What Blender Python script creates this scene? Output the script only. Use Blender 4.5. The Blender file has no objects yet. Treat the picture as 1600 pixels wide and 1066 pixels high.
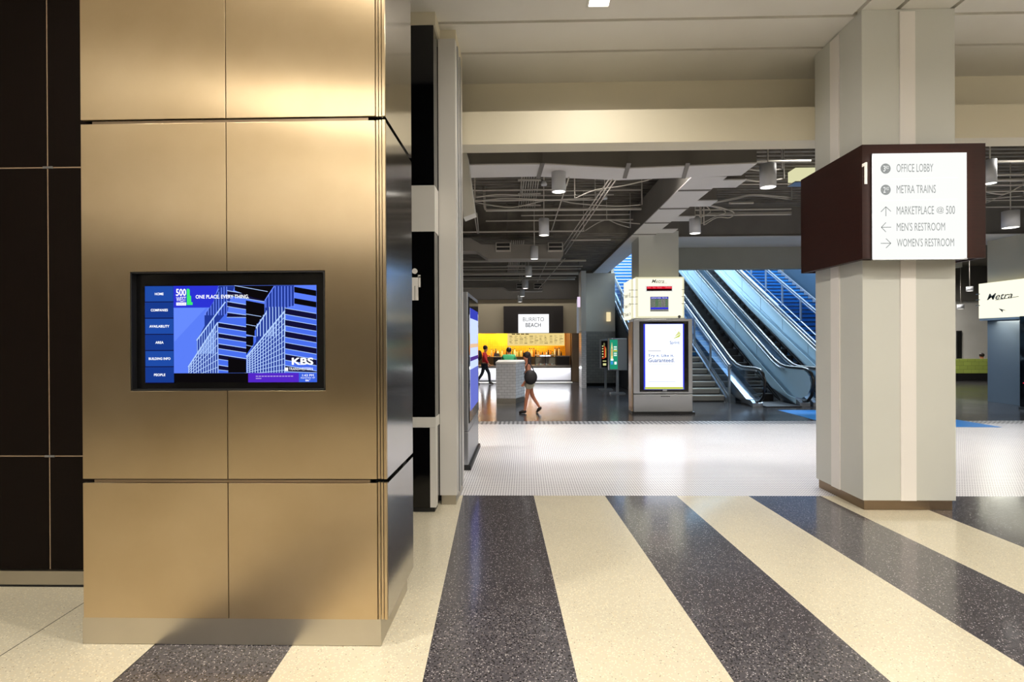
import bpy, bmesh, math, random
from mathutils import Vector, Matrix
random.seed(7)
S = bpy.context.scene
COL = S.collection
# ---------------------------------------------------------------- camera
F = 860.0; CX, CY = 800.0, 533.0; H = 1.7
yaw, pit, rol = math.radians(-1.342), math.radians(-0.13), math.radians(-0.27)
fw = Vector((math.sin(yaw)*math.cos(pit), math.cos(yaw)*math.cos(pit), math.sin(pit)))
rt0 = Vector((math.cos(yaw), -math.sin(yaw), 0)); up0 = rt0.cross(fw)
rt = rt0*math.cos(rol)+up0*math.sin(rol); up = up0*math.cos(rol)-rt0*math.sin(rol)
EYE = Vector((0, 0, H))
cd = bpy.data.cameras.new('camera'); cam = bpy.data.objects.new('camera', cd); COL.objects.link(cam)
cd.sensor_width = 36; cd.lens = F/1600*36; cd.clip_start = .05; cd.clip_end = 200
cam.matrix_world = Matrix(((rt.x, up.x, -fw.x, 0), (rt.y, up.y, -fw.y, 0), (rt.z, up.z, -fw.z, H), (0, 0, 0, 1)))
S.camera = cam
S.view_settings.view_transform = 'Standard'; S.view_settings.look = 'None'
S.view_settings.exposure = 0.0; S.view_settings.gamma = 1; S.view_settings.use_curve_mapping = False
S.cycles.sample_clamp_indirect = 3.0; S.cycles.sample_clamp_direct = 25.0; S.cycles.blur_glossy = 1.0
w = bpy.data.worlds.new('world'); S.world = w; w.use_nodes = True
w.node_tree.nodes['Background'].inputs[0].default_value = (.75, .8, .9, 1)
w.node_tree.nodes['Background'].inputs[1].default_value = .25
WARM = (1, .935, .83); NEUT = (1, .95, .88); COOL = (.68, .86, 1)
LP = dict(lobby=88, bay=72, pend=64, esc=720, burr=52, hall=90)     # lamp powers in watts

def ray(px, py): return (rt*(px-CX)+up*(CY-py)+fw*F)
def P(px, py, Y):                       # the place at distance Y in the building that the photo shows at px, py
    d = ray(px, py); return EYE+d*(Y/d.y)
def G(px, py, z=0.0):                   # the same on a level plane
    d = ray(px, py); return EYE+d*((z-H)/d.z)
def XX(px, Y, py=533): return P(px, py, Y).x
def ZZ(py, Y, px=800): return P(px, py, Y).z
def YX(px, X, py=533):
    d = ray(px, py); return d.y*X/d.x
HEAD = math.atan((775-819)/F)           # heading of floor stripes and escalators against the building
def lin(c): return tuple(((v/255)/12.92 if v/255 <= .04045 else ((v/255+.055)/1.055)**2.4) for v in c)
# ---------------------------------------------------------------- materials
M = {}
def mat(name, col, rough=.5, metal=0, srgb=True, **kw):
    if name in M: return M[name]
    m = bpy.data.materials.new(name); m.use_nodes = True; b = m.node_tree.nodes['Principled BSDF']
    c = lin(col) if srgb else col
    b.inputs['Base Color'].default_value = (*c, 1); b.inputs['Roughness'].default_value = rough
    b.inputs['Metallic'].default_value = metal
    for k, v in kw.items(): b.inputs[k].default_value = v
    M[name] = m; return m
def N(m, t, **kw):
    n = m.node_tree.nodes.new(t)
    for k, v in kw.items():
        if k in n.bl_rna.properties and k != 'inputs': setattr(n, k, v)
    return n
def L(m, a, b): m.node_tree.links.new(a, b)
def vary(name, c1, c2, scale=3, rough=.5, metal=0, stretch=(1, 1, 1), bump=0, detail=4, r2=None, **kw):
    if name in M: return M[name]
    m = mat(name, c1, rough, metal, **kw); b = m.node_tree.nodes['Principled BSDF']
    tc = N(m, 'ShaderNodeTexCoord'); mp = N(m, 'ShaderNodeMapping'); mp.inputs['Scale'].default_value = stretch
    nz = N(m, 'ShaderNodeTexNoise'); nz.inputs['Scale'].default_value = scale; nz.inputs['Detail'].default_value = detail
    L(m, tc.outputs['Object'], mp.inputs[0]); L(m, mp.outputs[0], nz.inputs['Vector'])
    cr = N(m, 'ShaderNodeValToRGB'); cr.color_ramp.elements[0].position = .3; cr.color_ramp.elements[1].position = .7
    cr.color_ramp.elements[0].color = (*lin(c1), 1); cr.color_ramp.elements[1].color = (*lin(c2), 1)
    L(m, nz.outputs[0], cr.inputs[0]); L(m, cr.outputs[0], b.inputs['Base Color'])
    if r2 is not None:
        mr = N(m, 'ShaderNodeMapRange'); mr.inputs['To Min'].default_value = rough; mr.inputs['To Max'].default_value = r2
        L(m, nz.outputs[0], mr.inputs['Value']); L(m, mr.outputs[0], b.inputs['Roughness'])
    if bump:
        bp = N(m, 'ShaderNodeBump'); bp.inputs['Strength'].default_value = bump; bp.inputs['Distance'].default_value = .01
        L(m, nz.outputs[0], bp.inputs['Height']); L(m, bp.outputs[0], b.inputs['Normal'])
    return m
def emit(col, s=1.0, name=None):
    k = name or 'glow_%d_%d_%d_%d' % (*col, int(s*100))
    if k in M: return M[k]
    m = bpy.data.materials.new(k); m.use_nodes = True; nt = m.node_tree; nt.nodes.clear()
    e = nt.nodes.new('ShaderNodeEmission'); o = nt.nodes.new('ShaderNodeOutputMaterial')
    e.inputs[0].default_value = (*lin(col), 1); e.inputs[1].default_value = s
    nt.links.new(e.outputs[0], o.inputs[0]); M[k] = m; return m
def brushed(name, c1, c2, rough, aniso=.0):
    m = vary(name, c1, c2, 1.6, rough, 1, detail=6)
    b = m.node_tree.nodes['Principled BSDF']
    tc = N(m, 'ShaderNodeTexCoord'); mp = N(m, 'ShaderNodeMapping'); mp.inputs['Scale'].default_value = (400, 400, 4)
    nz = N(m, 'ShaderNodeTexNoise'); nz.inputs['Scale'].default_value = 1; nz.inputs['Detail'].default_value = 2
    L(m, tc.outputs['Object'], mp.inputs[0]); L(m, mp.outputs[0], nz.inputs['Vector'])
    bp = N(m, 'ShaderNodeBump'); bp.inputs['Strength'].default_value = .06; bp.inputs['Distance'].default_value = .001
    L(m, nz.outputs[0], bp.inputs['Height']); L(m, bp.outputs[0], b.inputs['Normal'])
    b.inputs['Anisotropic'].default_value = aniso
    tg = N(m, 'ShaderNodeTangent'); tg.direction_type = 'RADIAL'; tg.axis = 'Z'
    L(m, tg.outputs[0], b.inputs['Tangent'])
    return m
def terrazzo(name, base, chips, scale, dens, rough):
    m = mat(name, base, rough, **{'Coat Weight': .6, 'Coat Roughness': .10}); b = m.node_tree.nodes['Principled BSDF']
    tc = N(m, 'ShaderNodeTexCoord')
    prev = None
    nz = N(m, 'ShaderNodeTexNoise'); nz.inputs['Scale'].default_value = 1.3; nz.inputs['Detail'].default_value = 5
    L(m, tc.outputs['Object'], nz.inputs['Vector'])
    mx0 = N(m, 'ShaderNodeMixRGB'); mx0.blend_type = 'MIX'
    mx0.inputs[1].default_value = (*lin(base), 1); mx0.inputs[2].default_value = (*lin(tuple(int(v*.9) for v in base)), 1)
    L(m, nz.outputs[0], mx0.inputs[0]); prev = mx0.outputs[0]
    for i, (c, sc, d) in enumerate(chips):
        vo = N(m, 'ShaderNodeTexVoronoi'); vo.inputs['Scale'].default_value = sc
        L(m, tc.outputs['Object'], vo.inputs['Vector'])
        sp = N(m, 'ShaderNodeSeparateColor'); L(m, vo.outputs['Color'], sp.inputs[0])
        g = N(m, 'ShaderNodeMath', operation='LESS_THAN'); L(m, sp.outputs[i % 3], g.inputs[0]); g.inputs[1].default_value = d
        g2 = N(m, 'ShaderNodeMath', operation='LESS_THAN'); L(m, vo.outputs['Distance'], g2.inputs[0]); g2.inputs[1].default_value = .42
        mu = N(m, 'ShaderNodeMath', operation='MULTIPLY'); L(m, g.outputs[0], mu.inputs[0]); L(m, g2.outputs[0], mu.inputs[1])
        mx = N(m, 'ShaderNodeMixRGB'); mx.inputs[2].default_value = (*lin(c), 1)
        L(m, mu.outputs[0], mx.inputs[0]); L(m, prev, mx.inputs[1]); prev = mx.outputs[0]
    L(m, prev, b.inputs['Base Color']); return m
def tiles(name, c1, c2, grout, w_, h_, mortar=.004, rough=.2, rot=None, offset=.5, bump=True):
    m = mat(name, c1, rough); b = m.node_tree.nodes['Principled BSDF']
    tc = N(m, 'ShaderNodeTexCoord'); mp = N(m, 'ShaderNodeMapping')
    if rot: mp.inputs['Rotation'].default_value = rot
    br = N(m, 'ShaderNodeTexBrick'); br.offset = offset
    br.inputs['Color1'].default_value = (*lin(c1), 1); br.inputs['Color2'].default_value = (*lin(c2), 1)
    br.inputs['Mortar'].default_value = (*lin(grout), 1); br.inputs['Scale'].default_value = 1
    br.inputs['Brick Width'].default_value = w_; br.inputs['Row Height'].default_value = h_
    br.inputs['Mortar Size'].default_value = mortar; br.inputs['Mortar Smooth'].default_value = .1
    L(m, tc.outputs['Object'], mp.inputs[0]); L(m, mp.outputs[0], br.inputs['Vector']); L(m, br.outputs[0], b.inputs['Base Color'])
    return m
def penny():
    m = mat('small_white_mosaic', (226, 224, 226), .22); b = m.node_tree.nodes['Principled BSDF']
    tc = N(m, 'ShaderNodeTexCoord'); sx = N(m, 'ShaderNodeSeparateXYZ'); L(m, tc.outputs['Object'], sx.inputs[0])
    def mth(op, a, bb=None):
        n = N(m, 'ShaderNodeMath', operation=op)
        for i, v in enumerate((a, bb)):
            if v is None: continue
            if isinstance(v, (int, float)): n.inputs[i].default_value = v
            else: L(m, v, n.inputs[i])
        return n.outputs[0]
    s = .058
    u = mth('MULTIPLY', sx.outputs[0], 2*math.pi/s); v = mth('MULTIPLY', sx.outputs[1], 2*math.pi/(s*1.3))
    d = mth('ADD', mth('MULTIPLY', mth('COSINE', u), mth('COSINE', v)), mth('MULTIPLY', 0, 0))
    g = mth('GREATER_THAN', mth('ABSOLUTE', d), .63)
    nz = N(m, 'ShaderNodeTexNoise'); nz.inputs['Scale'].default_value = 1.1; nz.inputs['Detail'].default_value = 5
    L(m, tc.outputs['Object'], nz.inputs['Vector'])
    mx0 = N(m, 'ShaderNodeMixRGB'); mx0.inputs[1].default_value = (*lin((242, 240, 242)), 1); mx0.inputs[2].default_value = (*lin((226, 225, 230)), 1)
    L(m, nz.outputs[0], mx0.inputs[0])
    mx = N(m, 'ShaderNodeMixRGB'); mx.inputs[2].default_value = (*lin((138, 138, 146)), 1)
    L(m, g, mx.inputs[0]); L(m, mx0.outputs[0], mx.inputs[1]); L(m, mx.outputs[0], b.inputs['Base Color'])
    return m
def glass(name, tint, rough=.02, mix=.8):
    m = bpy.data.materials.new(name); m.use_nodes = True; nt = m.node_tree; nt.nodes.clear()
    o = nt.nodes.new('ShaderNodeOutputMaterial'); t = nt.nodes.new('ShaderNodeBsdfTransparent'); g = nt.nodes.new('ShaderNodeBsdfGlossy')
    t.inputs[0].default_value = (*tint, 1); g.inputs['Roughness'].default_value = rough
    mx = nt.nodes.new('ShaderNodeMixShader'); mx.inputs[0].default_value = 1-mix
    nt.links.new(t.outputs[0], mx.inputs[1]); nt.links.new(g.outputs[0], mx.inputs[2]); nt.links.new(mx.outputs[0], o.inputs[0])
    M[name] = m; return m
steel = brushed('brushed_steel', (206, 186, 154), (190, 169, 136), .30, .92)
steel_side = brushed('polished_steel', (196, 192, 186), (186, 180, 172), .13, .5)
steel_pale = brushed('pale_steel', (205, 198, 185), (190, 184, 172), .35, .3)
steel_bronze = brushed('bronze_steel', (150, 132, 112), (138, 120, 100), .4, .3)
wood = vary('dark_wenge', (17, 8, 4), (11, 5, 3), 6, .6, stretch=(30, 30, 1), detail=6)
wood_sign = vary('dark_walnut', (46, 18, 11), (34, 12, 8), 5, .5, stretch=(1, 1, 30), detail=6)
wood_sign.node_tree.nodes['Principled BSDF'].inputs['Specular IOR Level'].default_value = .2
seam = mat('pale_seam', (150, 128, 105), .4)
gap = mat('black_gap', (8, 7, 6), .9)
white = vary('white_plaster', (230, 228, 222), (224, 221, 214), 1.2, .6)
cream = vary('cream_plaster', (226, 218, 196), (220, 212, 190), 1.2, .6)
white_panel = vary('white_lacquer_panel', (214, 211, 206), (208, 206, 202), 1, .3)
strip_white = mat('bright_white_strip', (238, 234, 230), .35)
black_gloss = mat('black_gloss', (6, 6, 7), .08)
black_mat = mat('black_matte', (12, 12, 13), .5)
grey_beam = vary('grey_painted_beam', (112, 108, 102), (102, 98, 93), 1.5, .7)
deck_m = vary('grey_sprayed_deck', (122, 116, 106), (84, 80, 74), 2.5, .85, stretch=(1, 6, 1), detail=6)
pipe_m = mat('grey_painted_pipe', (186, 181, 172), .5)
pipe_d = mat('dark_painted_pipe', (92, 88, 84), .6)
alum = mat('satin_aluminium', (176, 178, 182), .3, .9)
alum_d = mat('dark_aluminium', (120, 122, 126), .35, .9)
pend_m = mat('grey_lamp_housing', (205, 207, 212), .5)
conc = vary('polished_dark_concrete', (66, 64, 66), (46, 45, 48), .9, .10, r2=.26, detail=6)
t_dark = terrazzo('dark_terrazzo', (80, 77, 82), [((120, 112, 112), 95, .30), ((190, 184, 184), 120, .10), ((24, 22, 26), 80, .35)], 1, 1, .22)
t_cream = terrazzo('cream_terrazzo', (222, 213, 189), [((218, 204, 172), 90, .25), ((130, 112, 92), 130, .028), ((236, 227, 202), 100, .2)], 1, 1, .28)
mosaic = penny()
blue_f = mat('blue_floor_paint', (28, 120, 200), .3)
subway = tiles('white_subway_tile', (222, 222, 226), (212, 212, 216), (165, 165, 170), .15, .075, .004, .15, rot=(math.pi/2, 0, 0))
subway_x = tiles('grey_subway_tile_side', (120, 130, 142), (108, 118, 130), (82, 90, 100), .20, .10, .004, .25, rot=(math.pi/2, 0, math.pi/2))
subway_dk = tiles('dark_grey_subway_tile', (132, 128, 120), (120, 117, 110), (92, 90, 86), .20, .10, .004, .2, rot=(math.pi/2, 0, 0))
green_t = tiles('olive_green_tile', (150, 165, 78), (138, 152, 70), (104, 116, 56), .30, .15, .005, .3, rot=(math.pi/2, 0, 0))
# ---------------------------------------------------------------- mesh building
class MB:
    def __init__(s): s.v = []; s.f = []; s.m = []; s.mats = []; s.smooth = []
    def mi(s, m):
        if m not in s.mats: s.mats.append(m)
        return s.mats.index(m)
    def add(s, vs, fs, m, smooth=False):
        o = len(s.v); s.v += [Vector(v) for v in vs]; i = s.mi(m)
        for f in fs: s.f.append([o+k for k in f]); s.m.append(i); s.smooth.append(smooth)
        return s
    def box(s, x0, y0, z0, x1, y1, z1, m):
        x0, x1 = min(x0, x1), max(x0, x1); y0, y1 = min(y0, y1), max(y0, y1); z0, z1 = min(z0, z1), max(z0, z1)
        v = [(x0, y0, z0), (x1, y0, z0), (x1, y1, z0), (x0, y1, z0), (x0, y0, z1), (x1, y0, z1), (x1, y1, z1), (x0, y1, z1)]
        return s.add(v, [(0, 3, 2, 1), (4, 5, 6, 7), (0, 1, 5, 4), (1, 2, 6, 5), (2, 3, 7, 6), (3, 0, 4, 7)], m)
    def prism(s, pts, d, m):
        d = Vector(d); pts = [Vector(p) for p in pts]; n = len(pts)
        nn = Vector((0, 0, 0))
        for i in range(n): nn += (pts[i]-pts[0]).cross(pts[(i+1) % n]-pts[0])
        if nn.dot(d) > 0: pts.reverse()
        v = pts+[p+d for p in pts]
        return s.add(v, [tuple(range(n)), tuple(range(2*n-1, n-1, -1))]+[(i, i+n, (i+1) % n+n, (i+1) % n) for i in range(n)], m)
    def tube(s, path, r, m, n=8, cap=True):
        path = [Vector(p) for p in path]; rs = r if isinstance(r, (list, tuple)) else [r]*len(path)
        o = []; k = len(path); vs = []
        for i, p in enumerate(path):
            t = (path[min(i+1, k-1)]-path[max(i-1, 0)]).normalized()
            a = Vector((0, 0, 1)) if abs(t.z) < .9 else Vector((1, 0, 0))
            u = t.cross(a).normalized(); w_ = t.cross(u)
            for j in range(n):
                an = 2*math.pi*j/n; vs.append(p+(u*math.cos(an)+w_*math.sin(an))*rs[i])
        fs = [(i*n+j, i*n+(j+1) % n, (i+1)*n+(j+1) % n, (i+1)*n+j) for i in range(k-1) for j in range(n)]
        s.add(vs, fs, m, True)
        if cap:
            o = len(s.v)-k*n; i = s.mi(m)
            s.f.append([o+j for j in range(n-1, -1, -1)]); s.m.append(i); s.smooth.append(False)
            s.f.append([o+(k-1)*n+j for j in range(n)]); s.m.append(i); s.smooth.append(False)
        return s
    def lathe(s, c, prof, m, n=20):
        c = Vector(c); k = len(prof)
        vs = [c+Vector((r*math.cos(2*math.pi*j/n), r*math.sin(2*math.pi*j/n), z)) for r, z in prof for j in range(n)]
        fs = [(i*n+j, i*n+(j+1) % n, (i+1)*n+(j+1) % n, (i+1)*n+j) for i in range(k-1) for j in range(n)]
        return s.add(vs, fs, m, True)
    def ball(s, c, r, m, n=12, k=8):
        rx, ry, rz = r if isinstance(r, (list, tuple)) else (r, r, r); c = Vector(c); vs = [c+Vector((0, 0, -rz))]
        for i in range(1, k):
            a = -math.pi/2+math.pi*i/k
            for j in range(n):
                b = 2*math.pi*j/n; vs.append(c+Vector((rx*math.cos(a)*math.cos(b), ry*math.cos(a)*math.sin(b), rz*math.sin(a))))
        vs.append(c+Vector((0, 0, rz))); fs = [(0, 1+(j+1) % n, 1+j) for j in range(n)]
        for i in range(k-2):
            for j in range(n): a = 1+i*n; fs.append((a+j, a+(j+1) % n, a+n+(j+1) % n, a+n+j))
        t = len(vs)-1; a = 1+(k-2)*n
        fs += [(a+j, a+(j+1) % n, t) for j in range(n)]
        return s.add(vs, fs, m, True)
    def mesh(s, name, off):
        me = bpy.data.meshes.new(name); me.from_pydata([v-off for v in s.v], [], s.f)
        for m in s.mats: me.materials.append(m)
        me.polygons.foreach_set('material_index', s.m); me.polygons.foreach_set('use_smooth', s.smooth); me.update()
        return me
    def build(s, name, parent=None, bevel=0):
        if parent is None:
            xs = [v.x for v in s.v]; ys = [v.y for v in s.v]; zs = [v.z for v in s.v]
            off = Vector(((min(xs)+max(xs))/2, (min(ys)+max(ys))/2, min(zs)))
        else:
            r = parent
            while r.parent: r = r.parent
            off = Vector((0, 0, 0)) if r.get('_local') else Vector(r.location)
        o = bpy.data.objects.new(name, s.mesh(name, off)); COL.objects.link(o)
        if parent is None: o.location = off
        else: o.parent = parent
        if bevel:
            b = o.modifiers.new('bevel', 'BEVEL'); b.width = bevel; b.segments = 2; b.limit_method = 'ANGLE'
        return o
LOCALS = []
def thing(name, label, cat, loc, rotz=0, group=None, local=False):
    o = bpy.data.objects.new(name, None); COL.objects.link(o); o.location = loc; o.rotation_euler = (0, 0, rotz)
    o['label'] = label; o['category'] = cat; o.empty_display_size = .1
    if group: o['group'] = group
    if local: o['_local'] = 1; LOCALS.append(o)
    return o
def tag(o, label, cat, group=None):
    o['label'] = label; o['category'] = cat
    if group: o['group'] = group
    return o
def struct(o): o['kind'] = 'structure'; return o
def copy_tree(o, parent=None):
    c = o.copy(); COL.objects.link(c); c.parent = parent
    for ch in list(o.children): copy_tree(ch, c)
    return c
def text_geo(body, shear=0, offset=0):
    cu = bpy.data.curves.new('t', 'FONT'); cu.body = body; cu.size = 1; cu.shear = shear; cu.offset = offset; cu.resolution_u = 3
    ob = bpy.data.objects.new('t', cu); COL.objects.link(ob)
    me = bpy.data.meshes.new_from_object(ob.evaluated_get(bpy.context.evaluated_depsgraph_get()))
    vs = [v.co.copy() for v in me.vertices]; fs = [tuple(p.vertices) for p in me.polygons]
    bpy.data.objects.remove(ob); bpy.data.curves.remove(cu); bpy.data.meshes.remove(me)
    return vs, fs
class Canvas:                            # a flat picture on a real surface; coordinates run x right, y down
    def __init__(s, o, ux, uy, n, rect, W, Hh, step=.0006):
        s.o, s.ux, s.uy, s.n = Vector(o), Vector(ux).normalized(), Vector(uy).normalized(), Vector(n).normalized()
        s.r = rect; s.W = W; s.H = Hh; s.step = step; s.mb = MB()
    def pt(s, x, y, l=0):
        x0, y0, x1, y1 = s.r
        return s.o+s.ux*((x-x0)/(x1-x0)*s.W)-s.uy*((y-y0)/(y1-y0)*s.H)+s.n*(l*s.step)
    def poly(s, pts, m, l=0): s.mb.add([s.pt(x, y, l) for x, y in pts], [tuple(range(len(pts)))], m)
    def rect(s, x0, y0, x1, y1, m, l=0): s.poly([(x0, y1), (x1, y1), (x1, y0), (x0, y0)], m, l)
    def circle(s, cx, cy, r, m, l=0, n=28, ry=None):
        ry = ry or r; s.poly([(cx+r*math.cos(2*math.pi*i/n), cy+ry*math.sin(2*math.pi*i/n)) for i in range(n)], m, l)
    def line(s, x0, y0, x1, y1, w_, m, l=0):
        d = math.hypot(x1-x0, y1-y0) or 1; a, b = -(y1-y0)/d*w_/2, (x1-x0)/d*w_/2
        s.poly([(x0+a, y0+b), (x1+a, y1+b), (x1-a, y1-b), (x0-a, y0-b)], m, l)
    def text(s, body, x0, y0, x1, y1, m, l=1, shear=0, offset=0):   # fitted into the box
        vs, fs = text_geo(body, shear, offset)
        a0, a1 = min(v.x for v in vs), max(v.x for v in vs); b0, b1 = min(v.y for v in vs), max(v.y for v in vs)
        s.mb.add([s.pt(x0+(v.x-a0)/(a1-a0)*(x1-x0), y1-(v.y-b0)/(b1-b0)*(y1-y0), l) for v in vs], fs, m)
    def build(s, name, parent): return s.mb.build(name, parent)
def area(name, loc, size, power, col, rot=(0, 0, 0), sy=None, spread=None):
    d = bpy.data.lights.new(name, 'AREA'); d.energy = power; d.color = col; d.size = size
    if sy: d.shape = 'RECTANGLE'; d.size_y = sy
    if spread: d.spread = spread
    o = bpy.data.objects.new(name, d); COL.objects.link(o); o.location = loc; o.rotation_euler = rot; return o
def sbox(name, *a, bevel=0):
    return struct(MB().box(*a).build(name, bevel=bevel))
# ================================================================ THE SETTING
CZ = 4.93; YT = 6.0                      # ceiling height; where the stripes meet the white mosaic
sh, ch = math.sin(HEAD), math.cos(HEAD)
def stripe_x(k, Y): return k/ch+Y*math.tan(HEAD)
edges = []                               # stripe edges: offset across the stripe direction
x0e = G(723, 776); d0 = x0e.x*ch-x0e.y*sh
for k in range(-2, 8): edges.append(d0+.772*1.0*k)
mats_f = [t_dark, t_cream]
fm = MB()
def strip(k0, k1, ya, yb, m):
    fm.add([(stripe_x(k0, ya), ya, 0), (stripe_x(k1, ya), ya, 0), (stripe_x(k1, yb), yb, 0), (stripe_x(k0, yb), yb, 0)], [(0, 1, 2, 3)], m)
YB = -8.0
for i in range(len(edges)-1): strip(edges[i], edges[i+1], YB, YT, t_dark if i % 2 == 0 else t_cream)
strip(edges[0]-.006, edges[0], YB, YT, gap)
joint = (d0-3*.772)
strip(joint, edges[0]-.006, YB, YT, t_cream); strip(joint-.006, joint, YB, YT, gap)
strip(joint-6, joint-.006, YB, YT, t_cream)
for k in range(8): strip(edges[-1]+.772*k, edges[-1]+.772*(k+1), YB, YT, t_cream if k % 2 else t_dark)
YM = 11.05
fm.add([(-9, YT, 0), (24, YT, 0), (24, YM, 0), (-9, YM, 0)], [(0, 1, 2, 3)], mosaic)
brd = tiles('dotted_border', (205, 205, 208), (200, 200, 205), (70, 70, 76), .09, .09, .022, .4, offset=0)
fm.add([(-9, YM, 0), (24, YM, 0), (24, YM+.42, 0), (-9, YM+.42, 0)], [(0, 1, 2, 3)], brd)
fm.add([(-9, YM+.42, 0), (24, YM+.42, 0), (24, 32, 0), (-9, 32, 0)], [(0, 1, 2, 3)], conc)
struct(fm.build('floor'))
bl = MB(); bl.prism([G(*p)+Vector((0, 0, .0015)) for p in [(1215, 641), (1271, 641), (1495, 656), (1567, 668), (1400, 667), (1271, 656)]], (0, 0, .001), blue_f)
struct(bl.build('floor_marking_blue'))
# lobby ceiling: panels with recessed grooves
cm = MB(); c1, c2 = 5.60, 6.20
colx = [XX(1348, 5.5), XX(1406, 5.5), XX(1430, 5.5), XX(1493, 5.5)]
gw = .045
def cpanel(xa, xb, ya, yb): cm.box(xa, ya, CZ, xb, yb, CZ+.06, white)
gy = [YB, c1, c2, 6.94]
gx = [-9, colx[0]-.02, colx[1]-.01, colx[3]-.02, 12]
for j in range(3):
    ya = gy[j]+(gw/2 if j else 0); yb = gy[j+1]-(gw/2 if j < 2 else 0)
    if j == 0:
        for i in range(4): cpanel(gx[i]+(gw/2 if i else 0), gx[i+1]-(gw/2 if i < 3 else 0), ya, yb)
    else: cpanel(-9, colx[0], ya, yb); cpanel(colx[3], 24, ya, yb); cpanel(colx[0], colx[3], ya, yb)
cm.box(12, YB, CZ, 24, c1-gw/2, CZ+.06, white)
cm.box(-9, YB, CZ+.05, 24, 6.94, CZ+.12, cream)
struct(cm.build('ceiling'))
# stepped beam across the opening
bz0 = ZZ(238, 6.66, 727)-.0; bz1 = ZZ(175, 6.38, 727); bzf = ZZ(226, 6.38, 727)
BX0 = XX(724, 6.3)
bz0 = bzf
sbox('beam_front', -9, 6.38, bzf, 24, 6.67, bz1, cream)
sbox('wall_above_beam', -9, 6.94, bzf+.25, 24, 7.05, 5.4, cream)
sbox('beam_ledge', -9, 6.67, bz1-.14, 24, 6.94, bz1-.1, cream)
# square column
cl, cr = colx[0], colx[3]; cyf, cyb = 5.50, 6.375
bh = .10
lav = vary('pale_grey_column_paint', (208, 209, 203), (203, 204, 198), 1, .45)
cmb = MB(); sy0, sy1 = YX(1313, cl), YX(1300, cl)
cmb.box(cl, cyf, bh, cr, cyb, CZ-.002, lav)
col_o = struct(cmb.build('column_square'))
st = MB(); st.box(colx[1], cyf-.014, bh, colx[2], cyf+.001, CZ-.03, strip_white); st.build('front_strip', col_o)
st = MB(); st.box(cl-.014, sy0, bh, cl+.001, sy1, CZ-.03, strip_white); st.build('side_strip', col_o)
st = MB(); st.box(cl+.02, cyf+.02, .002, cr-.02, cyb-.02, bh, steel_bronze); st.build('metal_base', col_o)
# white pilaster at the left of the opening
pl, pr = XX(686.5, 5.65), XX(713, 5.65); pyb = 6.3
pm = MB().box(pl, 5.65, .10, pr, pyb, 4.80, white_panel); po = struct(pm.build('column_white_pilaster'))
MB().box(pl+.012, 5.665, .002, pr-.012, pyb-.01, .10, steel_pale).build('metal_base', po)
MB().box(pr, 5.80, .10, pr+.012, 5.86, 4.8, alum).build('edge_strip', po)
MB().box(pr, 6.02, .10, pr+.012, 6.06, 4.8, alum).build('edge_strip', po)
sbox('wall_left_return', -3.2, 5.80, .002, pl-.003, 6.37, CZ-.13, black_mat)
sbox('ceiling_drop', -3.2, 5.40, 4.80+.002, XX(687, 5.65)+.01, 6.3, CZ-.001, cream)
sbox('ceiling_drop_pilaster', XX(687, 5.65)+.012, 5.72, 4.803, pr, 6.3, CZ-.001, cream)
# lobby walls
wy = YX(75, -3.2) if False else 3.76
wood_x1 = XX(127, 3.76)+.35
base_top = ZZ(890, 3.76, 60)
wall = MB(); wall.box(-9, 3.80, 0, -.85, 3.9, CZ-.001, gap); struct(wall.build('wall_left'))
vx = XX(75.5, 3.76); seams_z = [ZZ(262, 3.76, 60), ZZ(713, 3.76, 60)]
zs = [base_top+.002]+[seams_z[1], seams_z[0]]+[CZ-.002]
pitch = 1.25
wood.node_tree.nodes['Principled BSDF'].inputs['Specular IOR Level'].default_value = .12
wp = struct(MB().box(-8.9, 3.785, .004, -2.2, 3.799, CZ-.003, seam).build('wall_left_backing'))
xs = [vx+pitch, vx, vx-pitch, vx-2*pitch, vx-3*pitch]
for i in range(4):
    for j in range(3):
        a, b = xs[i+1]+.006, xs[i]-.006
        if i == 0: b = -2.0
        MB().box(a, 3.76, zs[j]+(.006 if j else 0), b, 3.785, zs[j+1]-.006, wood).build('wood_panel', wp, bevel=.002)
struct(MB().box(-8.9, 3.742, .003, -2.0, 3.784, base_top-.004, steel_pale).build('baseboard_left'))
struct(MB().box(-8.9, 3.738, .0, -2.0, 3.741, .012, gap).build('trim_1'))
warmwall = vary('warm_grey_wall', (146, 144, 142), (134, 132, 130), 1, .6)
sbox('wall_rear', -9, YB-.1, 0, 24, YB, CZ, warmwall)
sbox('wall_far_left', -9.1, YB, 0, -9, 32, 5.6, warmwall)
# rear lobby doors (glass doors with dark frame) seen only as reflections
for i, xx in enumerate((-3.5, -1.5, .5, 2.5)):
    d_ = MB().box(xx-.9, YB+.002, .01, xx+.9, YB+.05, 2.5, black_mat); o = struct(d_.build('door_%d' % (i+1)))
    MB().box(xx-.8, YB+.05, .1, xx+.8, YB+.06, 2.4, mat('dim_glass', (60, 66, 74), .08)).build('glass_panel', o)
for zz in seams_z: MB().box(-8.9, 3.763, zz-.004, -2.0, 3.783, zz+.004, seam).build('seam_strip', wp)
for xx in xs[1:4]: MB().box(xx-.0035, 3.7635, base_top, xx+.0035, 3.7835, CZ-.004, seam).build('seam_strip', wp)
for zz in seams_z: MB().box(vx-.03, 3.757, zz-.007, vx+.04, 3.762, zz+.007, alum).build('seam_cross', wp)
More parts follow.
